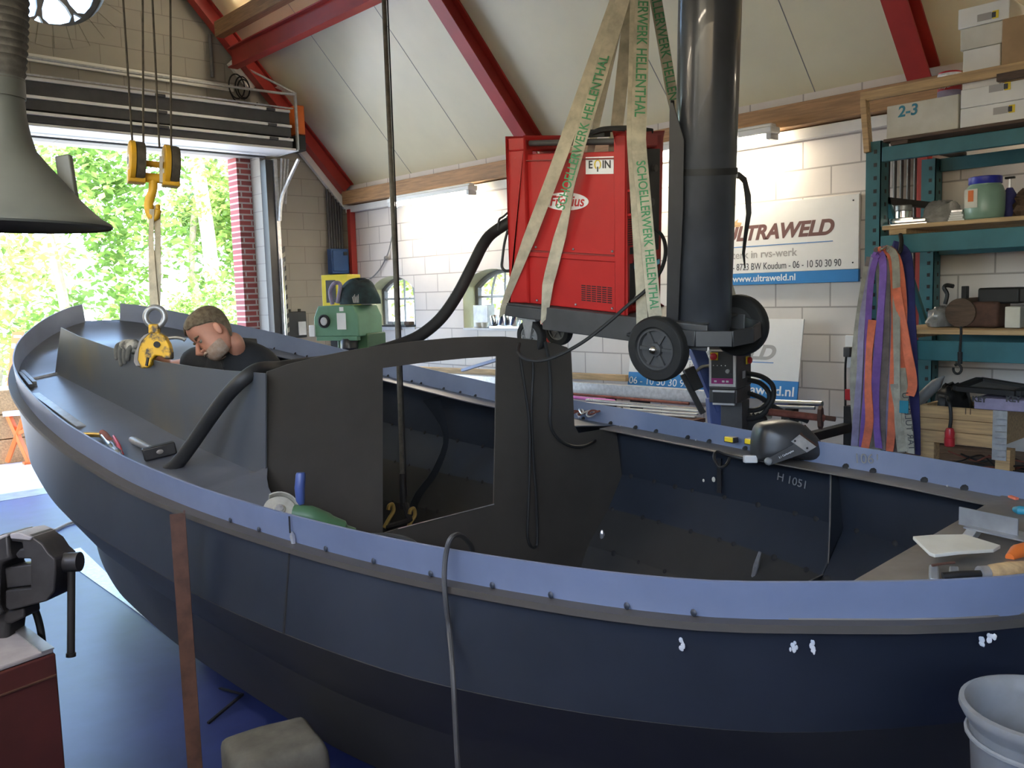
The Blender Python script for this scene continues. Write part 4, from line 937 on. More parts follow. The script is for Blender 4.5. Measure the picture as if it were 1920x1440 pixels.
# beard shell on the jaw, cropped hair cap
rows = []
for z, wf, fx, wb, bx in prof[:5]:
    rows.append([hp3((fx * 1.06 + .001) * math.cos(a) ** .85 if math.cos(a) > 0 else -.0 + bx * 0, (wf * 1.05) * (abs(math.sin(a)) ** .9) * (1 if a > 0 else -1), z - .004) for a in lin(-1.50, 1.50, 15)])
MB().grid(rows).build('beard', 'beard', head, smooth=180, solid=.006, sub=1)
MB().tube([hp3(.070, -.040, -.078), hp3(.094, -.015, -.064), hp3(.097, 0, -.062), hp3(.094, .015, -.064), hp3(.070, .040, -.078)], [.004, .007, .007, .007, .004], 8).build('moustache', 'beard', head, smooth=180)
rows = []
for z, wf, fx, wb, bx in prof[3:]:
    r = []
    for k in range(29):
        a = math.pi * 2 * k / 28; ca, sa = math.cos(a), math.sin(a)
        lim = cat1(z, [-.08, -.02, .02, .045, .06, .09, .12], [-.75, -.45, -.10, .35, .72, 1.2, 1.2])
        if ca > lim:
            a2 = math.acos(max(-1, min(1, lim))); a = a2 if a < math.pi else 2 * math.pi - a2; ca, sa = math.cos(a), math.sin(a)
        x = (fx if ca > 0 else -bx) * (abs(ca) ** .85) * (1 if ca > 0 else -1); y = wf * (abs(sa) ** .9) * (1 if sa > 0 else -1)
        g = 1.07 + random.uniform(-.012, .012); r.append(hp3(x * g, y * g, z * 1.0 + (.006 if z > .09 else 0)))
    rows.append(r)
MB().grid(rows).build('hair', 'hair', head, smooth=180, solid=.006, sub=1)
ts = [('ab', pel.lerp(chest, .30), .175, None), ('ab2', pel.lerp(chest, .7), .185, 'ab'), ('ch', chest.lerp(neck0, .05), .165, 'ab2'), ('nb', chest.lerp(neck0, .46), .12, 'ch'), ('nc', chest.lerp(neck0, .74), .076, 'nb'),
      ('s0', chest.lerp(shr, .55).lerp(neck0, .10), .110, 'ch'), ('sr', shr, .088, 's0'), ('er', shr.lerp(elb, .45), .062, 'sr'), ('s1', chest.lerp(shl, .5).lerp(neck0, .20), .135, 'ch'), ('sl', shl - FW * .01, .115, 's1'), ('el', shl.lerp(V((2.18, 4.02, 1.28)), .6), .070, 'sl')]
skin('t_shirt', ts, 'tshirt')
jn = [('pel', pel, .165, None), ('h1', pel + V((-.09, -.03, -.06)), .112, 'pel'), ('k1', V((2.08, 4.42, .62)), .08, 'h1'), ('a1', V((2.10, 4.55, .36)), .062, 'k1'), ('h2', pel + V((.09, .03, -.06)), .112, 'pel'), ('k2', V((2.30, 4.50, .62)), .08, 'h2'), ('a2', V((2.30, 4.66, .36)), .062, 'k2')]
skin('trousers', jn, 'jeans')
# gloved hand closed over the top edge of the plate
pd = lambda x, y, dd: oP(x, y, pA, pn) + FW * dd
palm = [('w', wri.lerp(elb, .18), .034, None), ('w2', wri, .036, 'w'), ('p', pd(247, 648, .030), (.044, .034), 'w2'), ('k', pd(232, 645, .012), (.042, .026), 'p')]
gl = skin('glove', palm, 'glove')
for nm, q in (('finger', ((226, 643, .028), (221, 648, -.008), (221, 664, -.022), (223, 676, -.022))), ('finger', ((231, 642, .024), (228, 650, -.012), (229, 672, -.024), (231, 688, -.022))), ('finger', ((238, 644, .022), (236, 652, -.012), (237, 670, -.024), (238, 684, -.022))), ('finger', ((245, 647, .022), (243, 656, -.010), (243, 668, -.022), (243, 678, -.022))), ('thumb', ((250, 654, .030), (256, 664, .020), (258, 676, .016)))):
    P = [pd(*p) for p in q]; skin(nm, [(i, p, .0135 - .0012 * i, i - 1 if i else None) for i, p in enumerate(P)], 'glove_dark', sub=2, parent=gl)
# ================================================================ TOOLS LYING ON THE BOAT
def deckz(y, b_):                       # deck height at station y (world) and half breadth b_
    s = y - BY; bb, h = sheer(s); yi, zi = inner(s) - .03, innz(s); t = min(1, max(0, (bb - .014 - b_) / max(.01, bb - .014 - yi)))
    return h - rl(s) + (zi - h + rl(s)) * t
def ond(x, y, off=0.0):
    d = ray(x, y); best = None; k = 1.5
    for it in range(1600):
        p = CAM + d * k
        if p.z < deckz(p.y, abs(p.x - BX)) + off: return p
        k += .003
    return p
# two short square bars
for (q0, q1, lb) in (((38, 700), (58, 724), 'short square steel bar on the foredeck nearest the bulwark'), ((42, 697), (65, 719), 'short square steel bar on the foredeck beside its twin, nearer the plate')):
    a, c = ond(*q0, .012), ond(*q1, .012)
    tag(MB().bar(a, c, .022, .022).build('steel_bar', 'steel_grey', bevel=.002), lb, 'steel bar')
a, c = ond(66, 738, .006), ond(152, 800, .006)
tag(MB().bar(a, c, .040, .008).build('flat_bar', 'galvanised', bevel=.001), 'long shiny flat steel bar lying on the side deck along the bulwark', 'steel bar')
# air die grinder
t = thing('die_grinder', ond(205, 832), 'small chrome and red air grinder lying on the side deck beside the hammer', 'grinder')
P = [ond(x, y, .022) for x, y in ((158, 815), (176, 815), (192, 816))]; MB().tube(smoothline(P, 5), .011, 10).build('inlet_hose', 'brass', t)
P = [ond(x, y, .022) for x, y in ((192, 816), (198, 822), (206, 832), (214, 842), (222, 850), (227, 856))]
MB().tube(smoothline(P, 4), [.014] * 3 + [.020] * 9 + [.016] * 5 + [.011] * 4, 14).build('body', 'steel_shiny', t)
MB().tube([P[0] + V((0, 0, .012)), P[1] + V((0, 0, .016)), P[2] + V((0, 0, .016))], .012, 10).build('grip_band', 'rust_red', t)
MB().tube([ond(213, 818, .03), ond(222, 834, .03), ond(230, 852, .02)], [.006, .008, .005], 8).build('lever', 'red_plastic', t)
# club hammer
t = thing('club_hammer', ond(290, 848), 'club hammer with a short metal handle lying on the side deck', 'hammer')
a, c = ond(247, 824, .020), ond(292, 846, .026); MB().tube([a, a.lerp(c, .1), a.lerp(c, .6), c], [.013, .016, .013, .012], 12).build('handle', 'steel_grey', t)
a, c = ond(268, 853, .028), ond(329, 838, .028); MB().bar(a, c, .046, .048).build('head', 'steel_black', t, bevel=.006)
d = (c - a).normalized(); m = (a + c) / 2; n = d.cross(V((0, 0, 1)));
nn = n if n.dot(FW) < 0 else -n
MB().ball((0, 0, 0), (.013, .009, .002), frame(m + nn * .0235, d, z=nn), 14, 6).build('handle_end', 'steel_edge', t)
# angle grinder on the ledge behind the near bulwark
px2 = 2.58 / FOC
ga = lambda x, y, dd=0: oD(x, y, 2.58 + dd)
t = thing('angle_grinder', ga(590, 975), 'angle grinder with a grinding disc and dark side handle behind the near bulwark', 'angle grinder')
M = frame(ga(524, 956), RT * .9 + UP * .1 + FW * .4, z=(-FW * .85 + RT * -.35 + UP * .45))
MB().lathe([(.001, -.003), (28 * px2, -.003), (30 * px2, 0), (28 * px2, .003), (12 * px2, .004), (10 * px2, .008), (.001, .008)], M, 32).build('grinding_disc', 'khaki_web', t)
MB().lathe([(.001, .008), (8 * px2, .008), (7 * px2, .014), (.001, .016)], M, 20).build('flange_nut', 'steel_bright', t)
A, Bq = [], []
for a in lin(-35, 115, 12):
    r = 33 * px2; A.append(M @ V((r * math.cos(R(a)), r * math.sin(R(a)), -.012))); Bq.append(M @ V((r * math.cos(R(a)), r * math.sin(R(a)), .016)))
MB().grid([A, Bq]).build('guard', 'khaki_web', t, solid=.004)
MB().tube([ga(566, 946), ga(563, 938), ga(562, 915), ga(564, 890), ga(564, 886)], [.008, .013, .015, .0145, .012], 12).build('side_handle', 'blue_paint', t)
P = [ga(552, 965), ga(580, 968), ga(610, 980, .02), ga(640, 992, .04), ga(662, 1000, .06)]
MB().tube(smoothline(P, 4), [.03] * 4 + [.032] * 5 + [.028] * 4 + [.018] * 4, 14).build('motor_body', 'green_dark', t)
P = [ga(660, 1000, .06)] + [oD(x, y, d) for x, y, d in ((690, 1004, 2.45), (720, 1003, 2.40), (745, 1006, 2.34), (770, 1014, 2.28), (790, 1030, 2.25))]
MB().tube(smoothline(P, 5), .0065, 7).build('mains_cable', 'black_rubber', t)
# grey cable looped over the near bulwark, hanging down outside
s0 = min(lin(-1.8, -.6, 60), key=lambda s: abs(oX(838, 1100, BX - sheer(s)[0] - .03).y - BY - s)); XH = BX - sheer(s0)[0]
P = [oX(888, 1040, XH + .16), oX(880, 1018, XH + .10), oX(862, 1003, XH + .04), oX(845, 1010, XH - .012), oX(836, 1040, XH - .022), oX(833, 1085, XH - .036), oX(836, 1130, XH - .040), oX(842, 1180, XH - .03), oX(849, 1260, XH - .08), oX(856, 1400, XH - .10), oX(861, 1470, XH - .10)]
tag(MB().tube(smoothline(P, 7), .0062, 8).build('hanging_cable', 'dark_grey'), 'grey cable looped over the near bulwark and hanging down the outside of the hull', 'cable')
# steel scraper on the foredeck behind the clamp
P = [oD(x, y, 5.0) for x, y in ((315, 634), (330, 633), (342, 635), (347, 638))]
tag(MB().tube(smoothline(P, 4), .010, 8).build('chisel', 'steel_grey'), 'small steel tool lying on the far side deck behind the clamp', 'tool')
# ---------------------------------------------------------------- on the far ledge
def ledge(x, y, inn=.06, dz=0.0):
    best = min(lin(-2.0, 2.2, 200), key=lambda s: abs(oX(x, y, BX + sheer(s)[0] - inn).y - BY - s)); p = oX(x, y, BX + sheer(best)[0] - inn); return p
t = thing('shackle_pile', ledge(1095, 778), 'small pile of shackles and chain on the far ledge right of the bulkhead', 'chain')
for k in range(7):
    c = ledge(1078 + k * 6, 776 + random.uniform(-3, 5)) + V((0, 0, .004)); a0 = random.uniform(0, 6)
    MB().tube([c + V((.018 * math.cos(a), .026 * math.sin(a + a0), .008 * math.sin(a * 1.5))) for a in lin(0, 5.8, 14)], .0045, 6).build('link', 'steel_bright' if k % 3 else 'rust_red', t)
HX = 3.03
hx = lambda x, y, dd=0: oX(x, y, HX + dd)
t = thing('welding_helmet', hx(1475, 855), 'dark welding helmet with a silver-framed visor lying on the far gunwale', 'welding helmet')
c = hx(1470, 830); hd_ = (c - CAM).dot(FW); hp = hd_ / FOC
oh = lambda x, y, w: c + RT * x * hp - UP * y * hp + FW * w * hp
ol = smoothline([(-56, 30, 0), (-58, 4, 0), (-52, -30, 0), (-34, -40, 0), (0, -43, 0), (26, -38, 0), (48, -22, 0), (64, -2, 0), (76, 20, 0), (72, 30, 0), (40, 33, 0), (5, 27, 0), (-30, 30, 0)], 4, closed=True)
rows = []
for f in lin(-1, 1, 11):
    g = max(.02, (1 - abs(f) ** 2.6) ** .5); g = .55 + .45 * g if abs(f) < 1 else .5
    rows.append([oh(8 + (p.x - 8) * g, 2 + (p.y - 2) * g, 54 * f + 4) for p in ol])
b = MB(); b.grid(rows, closed=True); n_ = len(ol); b.add(rows[0], [list(range(n_))]); b.add(rows[-1], [list(range(n_))]); b.build('shell', 'black_satin', t, smooth=70, sub=1)
b = MB()
b.add([oh(-54, 30, -53), oh(-44, 38, -53), oh(24, 14, -53), oh(10, -6, -53)], [(0, 1, 2, 3)]); b.build('side_strip', 'dark_grey', t, solid=.008)
b = MB(); b.add([oh(-4, -6, -55), oh(12, -18, -52), oh(42, 4, -52), oh(24, 14, -55)], [(0, 1, 2, 3)]); b.build('visor_frame', 'steel_bright', t, solid=.006)
b = MB(); b.add([oh(12, -18, -52), oh(32, -34, -20), oh(62, -2, -20), oh(42, 4, -52)], [(0, 1, 2, 3)]); b.build('visor_glass', 'rust', t, solid=.006)
for q in ((2, -7), (24, 6)): MB().ball(oh(q[0], q[1], -58), .004, None, 8, 5).build('rivet', 'steel_black', t)
MB().lathe([(.001, 0), (.014, 0), (.014, .012), (.010, .016), (.001, .017)], frame(oh(-46, 30, -54), RT, z=-FW), 20).build('knob', 'steel_grey', t)
text('lettering', '3.1 Carbonplus', frame(oh(-14, 17, -58.5), (oh(6, 9, -48) - oh(-30, 27, -48)), y=UP), .010, 'ink_white', t)
b = MB(); b.box((0, 0, 0), (.05, .03, .028), frame(oh(-66, 30, -10), RT, z=UP)); b.build('headband_buckle', 'light_grey', t, bevel=.004)
MB().tube(smoothline([oh(-60, 30, 0), oh(-80, 30, 10), oh(-105, 24, 14), oh(-125, 18, 10), oh(-132, 30, -6), oh(-126, 44, -20), oh(-112, 40, -16), oh(-104, 28, -8)], 6), .006, 8).build('headband', 'black_plastic', t)
for (x0, x1, y, lb) in ((1362, 1380, 822, 'small yellow and black magnet lying on the far ledge, the left one of two'), (1400, 1416, 826, 'small yellow and black magnet half hidden behind the welding helmet')):
    t = thing('magnet', ledge(x0, y), lb, 'magnet'); a, d = ledge(x0, y + 6), ledge(x1, y + 9)
    a += V((0, 0, .012)); d += V((0, 0, .012)); MB().bar(a, d, .03, .024).build('body', 'black_satin', t, bevel=.002); MB().bar(a.lerp(d, .1) + V((-.012, 0, .002)), d.lerp(a, .1) + V((-.012, 0, .002)), .016, .019).build('yellow_face', 'sticker_yellow', t, bevel=.002)
# ---------------------------------------------------------------- on the stern deck
SZ = sheer(-1.9)[1] - rl(-1.9) + .008
zz = lambda x, y, dz=0.0: oZ(x, y, SZ + dz)
b = MB(); b.bar(zz(1822, 985, .03), zz(1935, 1010, .03), .07, .004); b.bar(zz(1822, 985, .03) + V((.0, .03, .02)), zz(1935, 1010, .03) + V((0, .03, .02)), .004, .045)
tag(b.build('angle_iron', 'steel_grey'), 'length of angle iron lying across the stern deck', 'angle iron')
b = MB(); P = [zz(1795, 1034), zz(1826, 993), zz(1845, 996), zz(1818, 1035)]; b.add([p for p in P] + [p + V((0, 0, .028)) for p in P], [(0, 1, 2, 3), (7, 6, 5, 4), (0, 4, 5, 1), (1, 5, 6, 2), (2, 6, 7, 3), (3, 7, 4, 0)])
tag(b.build('flat_bar', 'galvanised', bevel=.001), 'short pale flat bar under the end of the angle iron', 'steel bar')
b = MB(); P = [zz(1711, 1038), zz(1745, 1035), zz(1808, 1034), zz(1875, 1056), zz(1862, 1064), zz(1800, 1068), zz(1752, 1074), zz(1742, 1070)]
b.prism([(p.x, p.y) for p in P], SZ + .034, SZ + .042)
o = tag(b.build('clamp_plate', 'card_white', bevel=.001), 'pale stained steel plate lying beside the screw clamp on the stern deck', 'steel plate')
MB().tube([zz(1748, 1060, .044), zz(1775, 1056, .044), zz(1790, 1055, .044)], .003, 6).build('stain', 'rust', o)
t = thing('screw_clamp', zz(1820, 1085), 'screw clamp with a wooden handle lying on the stern deck', 'clamp')
MB().tube([zz(1768, 1082, .03), zz(1800, 1078, .035), zz(1838, 1077, .035)], [.010, .009, .009], 10).build('spindle', 'steel_black', t)
MB().cyl(zz(1836, 1076, .035), zz(1852, 1075, .035), .016).build('ferrule', 'steel_bright', t)
a, d = zz(1852, 1075, .035), zz(1935, 1067, .035); MB().tube([a, a.lerp(d, .08), a.lerp(d, .5), a.lerp(d, .95), d], [.015, .018, .020, .018, .010], 14).build('wooden_handle', 'wood_pale', t)
for x0, y0 in ((1752, 1096), (1790, 1098)): MB().bar(zz(x0, y0, .01), zz(x0 - 2, y0 - 28, .03), .018, .03).build('jaw', 'steel_grey', t, bevel=.003)
MB().bar(zz(1740, 1092, .01), zz(1840, 1096, .012), .02, .012).build('rail', 'steel_edge', t, bevel=.002)
t = tag(MB().tube([zz(1893, 1046, .02), zz(1908, 1036, .025), zz(1930, 1030, .025), zz(1955, 1026, .02)], [.010, .018, .018, .014], 12).build('chisel', 'orange_plastic'), 'orange-handled tool on the stern deck at the right picture edge', 'tool')
tag(MB().tube([zz(1903, 955, .012), zz(1912, 957, .014), zz(1935, 960, .014)], [.008, .013, .012], 10).build('pen_grip', 'teal'), 'blue plastic grip at the far corner of the stern deck', 'tool')
b = MB(); b.bar(ledge(1893, 933) + V((-.0, 0, .004)), ledge(1907, 938) + V((0, 0, .004)), .012, .006); tag(b.build('marker_stub', 'orange_web'), 'small orange and white stub on the far ledge near the stern', 'crayon')
# ================================================================ ALONG THE SIDE WALL
# green drill press behind the boat
DP = 7.4; dpx = DP / FOC
ct = oD(672, 600, DP); e1 = (_r * .90 - V((FW.x, FW.y, 0)) * .42).normalized(); e1 = V((e1.x, e1.y, 0)).normalized(); e2 = V((-e1.y, e1.x, 0)); 
if e2.dot(FW) < 0: e2 = -e2
MD = frame(ct, e1, z=(0, 0, 1))                       # X along front face, Y depth, origin front right edge
t = thing('drill_press', (ct.x - .1, ct.y + .1, 0), 'green drill press with a round dial standing behind the boat', 'drill press')
w_, d_ = .46, .36; z1 = oD(672, 572, DP).z - ct.z; z0 = oD(672, 631, DP).z - ct.z
b = MB(); b.prism([(0, z0), (0, z1 - .10), (-.05, z1), (-w_ + .05, z1), (-w_, z1 - .10), (-w_, z0)], 0, d_, MD @ Matrix.Rotation(R(90), 4, 'X') @ Matrix.Scale(-1, 4, (0, 0, 1)))
b.build('head', 'green_machine', t, bevel=.008)
b = MB(); b.box2((-.30, .10, -ct.z + .1), (.02, .38, z0 + .02), MD); b.build('column', 'green_dark', t, bevel=.01)
b = MB(); b.box2((-w_ + .02, -.004, z0 - .035), (-.02, .05, z0), MD); b.build('lower_lip', 'green_machine', t, bevel=.004)
cd_ = MD @ V((-.345, -.004, (z0 + z1) / 2 - .0)); M = frame(cd_, e1, z=-e2)
MB().lathe([(.001, 0), (.058, 0), (.058, .014), (.046, .016), (.044, .010), (.001, .010)], M, 28).build('dial', 'steel_black', t); MB().lathe([(.001, .011), (.036, .011), (.030, .016), (.001, .017)], M, 24).build('dial_face', 'light_grey', t)
MB().box2((-.215, -.006, z0 + .06), (-.125, -.001, z0 + .20), MD).build('rating_plate', 'ink_white', t, smooth=0)
MB().box2((-.185, -.006, z0 + .215), (-.145, -.001, z0 + .25), MD).build('rating_plate', 'ink_white', t, smooth=0)
b = MB(); b.lathe([(.05, 0), (.075, .02), (.075, .08), (.06, .10)], MD @ Matrix.Translation((-.14, .05, z0 - .12)), 20); b.build('chuck', 'black_satin', t)
for x in (-.17, -.07): MB().cyl(MD @ V((x, .05, z0 - .35)), MD @ V((x, .05, z0 - .11)), .02).build('spindle', 'steel_shiny', t)
MB().box2((-w_ - .05, -.01, z0 + .0), (-w_ + .01, .03, z0 + .1), MD).build('switch', 'ink_white', t, bevel=.005)
MB().box2((-.55, .0, -ct.z), (.15, .55, -ct.z + .12), MD).build('foot', 'green_dark', t, bevel=.01)
t2 = thing('cloth_bundle', MD @ V((-.1, .18, z1)), 'dark blue-black cloth bundle lying on top of the green drill press', 'cloth')
rows = []
for i in range(9):
    a = math.pi / 2 * i / 8; r = []
    for k in range(22):
        u = 2 * math.pi * k / 22; g = 1 + .06 * math.sin(3 * u + i) + random.uniform(-.03, .03); r.append(MD @ V((-.10 + .19 * math.cos(a) ** .7 * math.cos(u) * g, .17 + .15 * math.cos(a) ** .7 * math.sin(u) * g, z1 + .005 + .215 * math.sin(a) * (1 + .06 * math.sin(2 * u)))))
    rows.append(r)
MB().grid(rows, closed=True).build('cloth', 'cloth_dark', t2, smooth=180, sub=1)
MB().tube(smoothline([MD @ V(p) for p in ((-.30, .06, z1 + .01), (-.31, .05, z1 + .12), (-.26, .05, z1 + .19), (-.21, .06, z1 + .17), (-.24, .05, z1 + .02))], 5), .018, 8).build('strap_fold', 'lilac', t2)
b = MB(); P = MD @ V((-.02, .02, z1 + .02))
for k in range(6): b.tube([P + V((0, 0, .0)) - e2 * .02 + e1 * (.01 * k - .02), P - e2 * .02 + e1 * (.012 * k - .03) + V((0, 0, .05 + .01 * (k % 3)))], .002, 4)
b.build('printed_mark', 'ink_white', t2)
# yellow box behind the drill press
A = oD(602, 516, 8.3); b = MB(); M = frame(A, e1, z=(0, 0, 1)); t = thing('yellow_box', V((A.x, A.y, 0)), 'yellow sheet metal box standing behind the green drill press', 'box')
MB().box2((0, 0, -.32), (.29, .22, 0), M).build('housing', 'yellow_bright', t, bevel=.004); MB().box2((.05, .03, -A.z), (.24, .2, -.32), M).build('stand', 'steel_black', t); MB().box2((.05, -.004, -.26), (.16, -.001, -.05), M).build('slot', 'dark_grey', t)
# lead from the wall to the cloth
P = [oX(x, y, 5.97) for x, y in ((736, 440), (729, 470), (722, 487), (712, 505))] + [oX(698, 520, 5.93), oX(685, 526, 5.9)]
o = tag(MB().tube(smoothline(P, 6), .008, 6).build('wall_cable', 'mid_grey'), 'grey lead with an inline switch hanging on the wall left of the first arched window', 'cable')
MB().ball(oX(724, 484, 5.96), .028, None, 10, 8).build('inline_switch', 'mid_grey', o)
# on the window sills
t = thing('parts_tray', oX(745, 612, 5.98), 'dark flat tray with small parts on the sill of the first arched window', 'tray')
p = oX(745, 606, 6.04); MB().box2((5.93, 8.33, 1.49), (6.12, 8.95, 1.505)).build('tray', 'steel_black', t, bevel=.003)
for y in (8.36, 8.55, 8.7): MB().box2((6.0, y, 1.506), (6.08, y + .10, 1.55)).build('loose_part', 'wood_dark' if y < 8.5 else 'steel_grey', t, bevel=.006)
MB().box2((5.95, 8.5, 1.45), (6.0, 8.9, 1.49)).build('tray_front', 'light_grey', t)
for (x0, x1, y0, y1, X, lb, m_) in ((888, 914, 572, 611, 6.06, 'brushed metal box on the sill of the second arched window', 'steel_grey'),):
    a, c = oX(x0, y1, X), oX(x1, y0, X); tag(MB().box2((X, c.y, 1.489), (X + .10, a.y, c.z)).build('metal_box', m_, bevel=.004), lb, 'box')
for k, (x, lb) in enumerate(((897, 'small cream cup on the second window sill in front of the metal box'), (908, 'small cream cup on the second window sill, right of its neighbour'))):
    p = oX(x, 616, 6.0); t = thing('cup', (6.01, p.y, 1.489), lb, 'cup'); MB().lathe([(.02, 0), (.035, .01), (.04, .055), (.036, .055), (.03, .012), (.001, .01)], Matrix.Translation((6.01, p.y, 1.489)), 16, caps=False).build('bowl', 'card_white', t); MB().lathe([(.001, .05), (.02, .05)], Matrix.Translation((6.0, p.y, 1.489)), 12, caps=False).build('contents', 'rust', t)
for k, x in enumerate((928, 940, 952, 962)):
    p = oX(x, 612, 6.02); o = MB().lathe([(.045, 0), (.05, .01), (.05, .10), (.046, .10), (.044, .012), (.001, .012)], Matrix.Translation((6.03, p.y, 1.52)) @ Matrix.Rotation(R((-14, 8, -6, 12)[k]), 4, 'X'), 18, caps=False).build('pipe_end', 'steel_shiny')
    tag(o, 'short shiny steel pipe end standing on the second window sill', 'pipe piece', 'pipe ends on the window sill')
p0, p1 = oX(920, 617, 5.99), oX(968, 617, 5.99); tag(MB().box2((5.97, p1.y - .1, 1.489), (6.13, p0.y, 1.512)).build('steel_strip', 'steel_bright', bevel=.002), 'flat shiny steel strip under the pipe ends on the window sill', 'steel strip')
# ---------------------------------------------------------------- company signs
def wtext(par, body, X, x0, x1, y, size, mt, shear=0.0, bold=0.0, z=None):
    a, c = oX(x0, y, X), oX(x1, y, X); m_ = (a + c) / 2; m_.x = X
    if z is not None: m_.z = z
    return text('lettering', body, frame(m_, (0, -1, 0), y=(0, 0, 1)), size, mt, par, shear=shear, bold=bold, width=abs(a.y - c.y))
sg = thing('company_sign', (5.98, 3.7, 1.856), 'white company sign with brown and grey lettering screwed to the wall behind the gas cylinder', 'sign')
MB().box2((5.972, 2.948, 1.945), (5.998, 4.42, 2.462)).build('board', 'sign_white', sg, bevel=.002)
MB().box2((5.972, 2.948, 1.856), (5.998, 4.42, 1.944)).build('blue_band', 'sign_blue', sg, bevel=.002)
X = 5.9715
wtext(sg, 'ULTRAWELD', X, 1357, 1561, 438, .150, 'ink_brown', shear=.28, bold=.006, z=2.245)
MB().box2((5.9705, 3.14, 2.146), (5.972, 4.10, 2.152)).build('rule', 'ink_blue', sg)
wtext(sg, 'sterk in rvs-werk', X, 1366, 1494, 467, .082, 'ink_grey', bold=.001, z=2.085)
wtext(sg, '- 8723 BW Koudum - 06 - 10 50 30 90', X, 1374, 1577, 497, .074, 'ink_dark', z=1.992)
wtext(sg, 'www.ultraweld.nl', X, 1374, 1492, 525, .070, 'ink_white', bold=.0012, z=1.902)
M = frame(V((X, 3.96, 2.335)), (0, -1, 0), y=(0, 0, 1)); MB().prism([(-.07, -.03), (.06, -.03), (.07, 0), (.03, .005), (.04, .03), (.01, .012), (-.06, 0)], 0, .001, M).build('boat_emblem', 'wood_pale', sg)
for y, z in ((2.99, 2.42), (2.99, 1.99)): MB().cyl((5.974, y, z), (5.970, y, z), .006, 8).build('screw_head', 'steel_black', sg)
sl_ = thing('leaning_sign', (5.86, 4.1, .985), 'white and blue sign leaning on the wall behind the grey control pedestal', 'sign')
A1, A2 = oX(1176, 727, 5.80), oX(1508, 598, 5.90); yl, yr = A1.y, A2.y; zb, zt = 1.0, A2.z
ML2 = frame(V((5.80, yl, zb)), (0, -1, 0), y=(.16, 0, 1)); wL = yl - yr; hL = (zt - zb) * 1.012
MB().box2((0, .145, -.012), (wL, hL, 0), ML2).build('board', 'sign_white', sl_, bevel=.002)
MB().box2((0, 0, -.012), (wL, .145, 0), ML2).build('blue_band', 'sign_blue', sl_, bevel=.002)
def ltext(body, x0, x1, y, size, mt, **k):
    return text('lettering', body, ML2 @ Matrix.Translation(((x0 + x1) / 2, y, .0006)), size, mt, sl_, width=x1 - x0, **k)
ux = lambda x, y: (ML2.inverted() @ oP(x, y, ML2.translation, ML2.col[2].xyz)).x
ltext('06 - 10 50 30 90', ux(1180, 712), ux(1292, 712), .072, .085, 'ink_white')
ltext('www.ultraweld.nl', ux(1318, 730), ux(1490, 730), .065, .100, 'ink_white', bold=.0015)
ltext('ULTRAWELD', ux(1240, 660), ux(1452, 655), .345, .150, 'ink_grey', shear=.28, bold=.006)
ltext('sterk in rvs-werk', ux(1246, 668), ux(1392, 668), .225, .085, 'ink_grey')
MB().box2((ux(1240, 660), .272, .0), (ux(1452, 660), .278, .001), ML2).build('rule', 'ink_blue', sl_)
# ---------------------------------------------------------------- long stock lying along the wall
def stock(nm, p, q, X0, X1, wd, ht, mt, label, rnd=False):
    a, c = oX(*p, X0), oX(*q, X1); b = MB()
    if rnd: b.cyl(a, c, wd / 2, 12)
    else: b.bar(a, c, wd, ht)
    return tag(b.build(nm, mt, bevel=0 if rnd else .003), label, 'bar stock')
stock('timber_lath', (740, 690), (1176, 709), 5.72, 5.72, .04, .055, 'wood_pale', 'pale timber lath lying along the block wall above the galvanised channel')
stock('steel_channel', (760, 703), (1345, 745), 5.58, 5.58, .07, .095, 'galvanised', 'galvanised steel channel lying along the wall below the leaning sign')
stock('copper_rod', (800, 716), (1292, 757), 5.46, 5.46, .022, .022, 'rust_red', 'thin red-brown rod lying along the wall under the galvanised channel', True)
stock('pink_rod', (900, 729), (1152, 752), 5.42, 5.42, .028, .028, 'pink_plastic', 'magenta pipe lying among the steel bars by the wall', True)
stock('steel_pipe', (1100, 750), (1325, 769), 5.40, 5.40, .030, .03, 'steel_shiny', 'shiny steel pipe lying right of the magenta pipe end', True)
for k, (a, lb) in enumerate(((0, 'thin pale steel bar below the magenta pipe, uppermost of three'), (6, 'thin pale steel bar below the magenta pipe, middle of three'), (12, 'thin pale steel bar below the magenta pipe, lowest of three'))):
    stock('steel_flat', (860, 737 + a), (1312 - 4 * k, 771 + a * .9), 5.36 - .04 * k, 5.36 - .04 * k, .03, .012, 'light_grey', lb)
stock('steel_flat', (700, 745), (1300, 792), 5.2, 5.2, .30, .03, 'rust', 'wide rusty steel strip under the thin bars along the wall')
stock('steel_flat', (868, 694), (934, 674), 5.5, 5.5, .05, .03, 'steel_bulwark', 'blue-grey flat bar slanting across the stock seen through the bulkhead doorway')
stock('steel_tube', (1432, 753), (1542, 757), 5.15, 5.15, .035, .035, 'steel_shiny', 'shiny tube end sticking out right of the control pedestal', True)
stock('steel_tube', (1440, 762), (1528, 765), 5.1, 5.1, .022, .022, 'steel_grey', 'thin dark tube under the shiny tube end', True)
t = thing('stock_rack', (5.5, 5.2, 0), 'dark steel rack carrying the long bars along the block wall', 'rack')
for y in (2.95, 5.2, 7.3):
    b = MB(); b.box2((5.0, y, .80), (5.98, y + .06, .86)); b.box2((5.9, y, 0), (5.98, y + .06, .98)); b.box2((5.0, y, 0), (5.06, y + .06, .86)); b.build('rack_frame', 'steel_black', t, smooth=0)
for nm in ('steel_tube', 'steel_tube.001'):
    q = bpy.data.objects[nm]; zq = min((q.matrix_basis @ v.co).z for v in q.data.vertices); MB().box2((q.location.x - .03, 2.95, .86), (q.location.x + .03, 3.01, zq - .001)).build('spacer', 'steel_black', t)
for y in (3.9, 4.75):
    MB().box2((5.78, y, .86), (5.90, y + .08, .998)).build('spacer', 'steel_black', t)
MB().box2((5.55, 4.6, .86), (5.62, 4.68, .945)).build('spacer', 'steel_black', t)
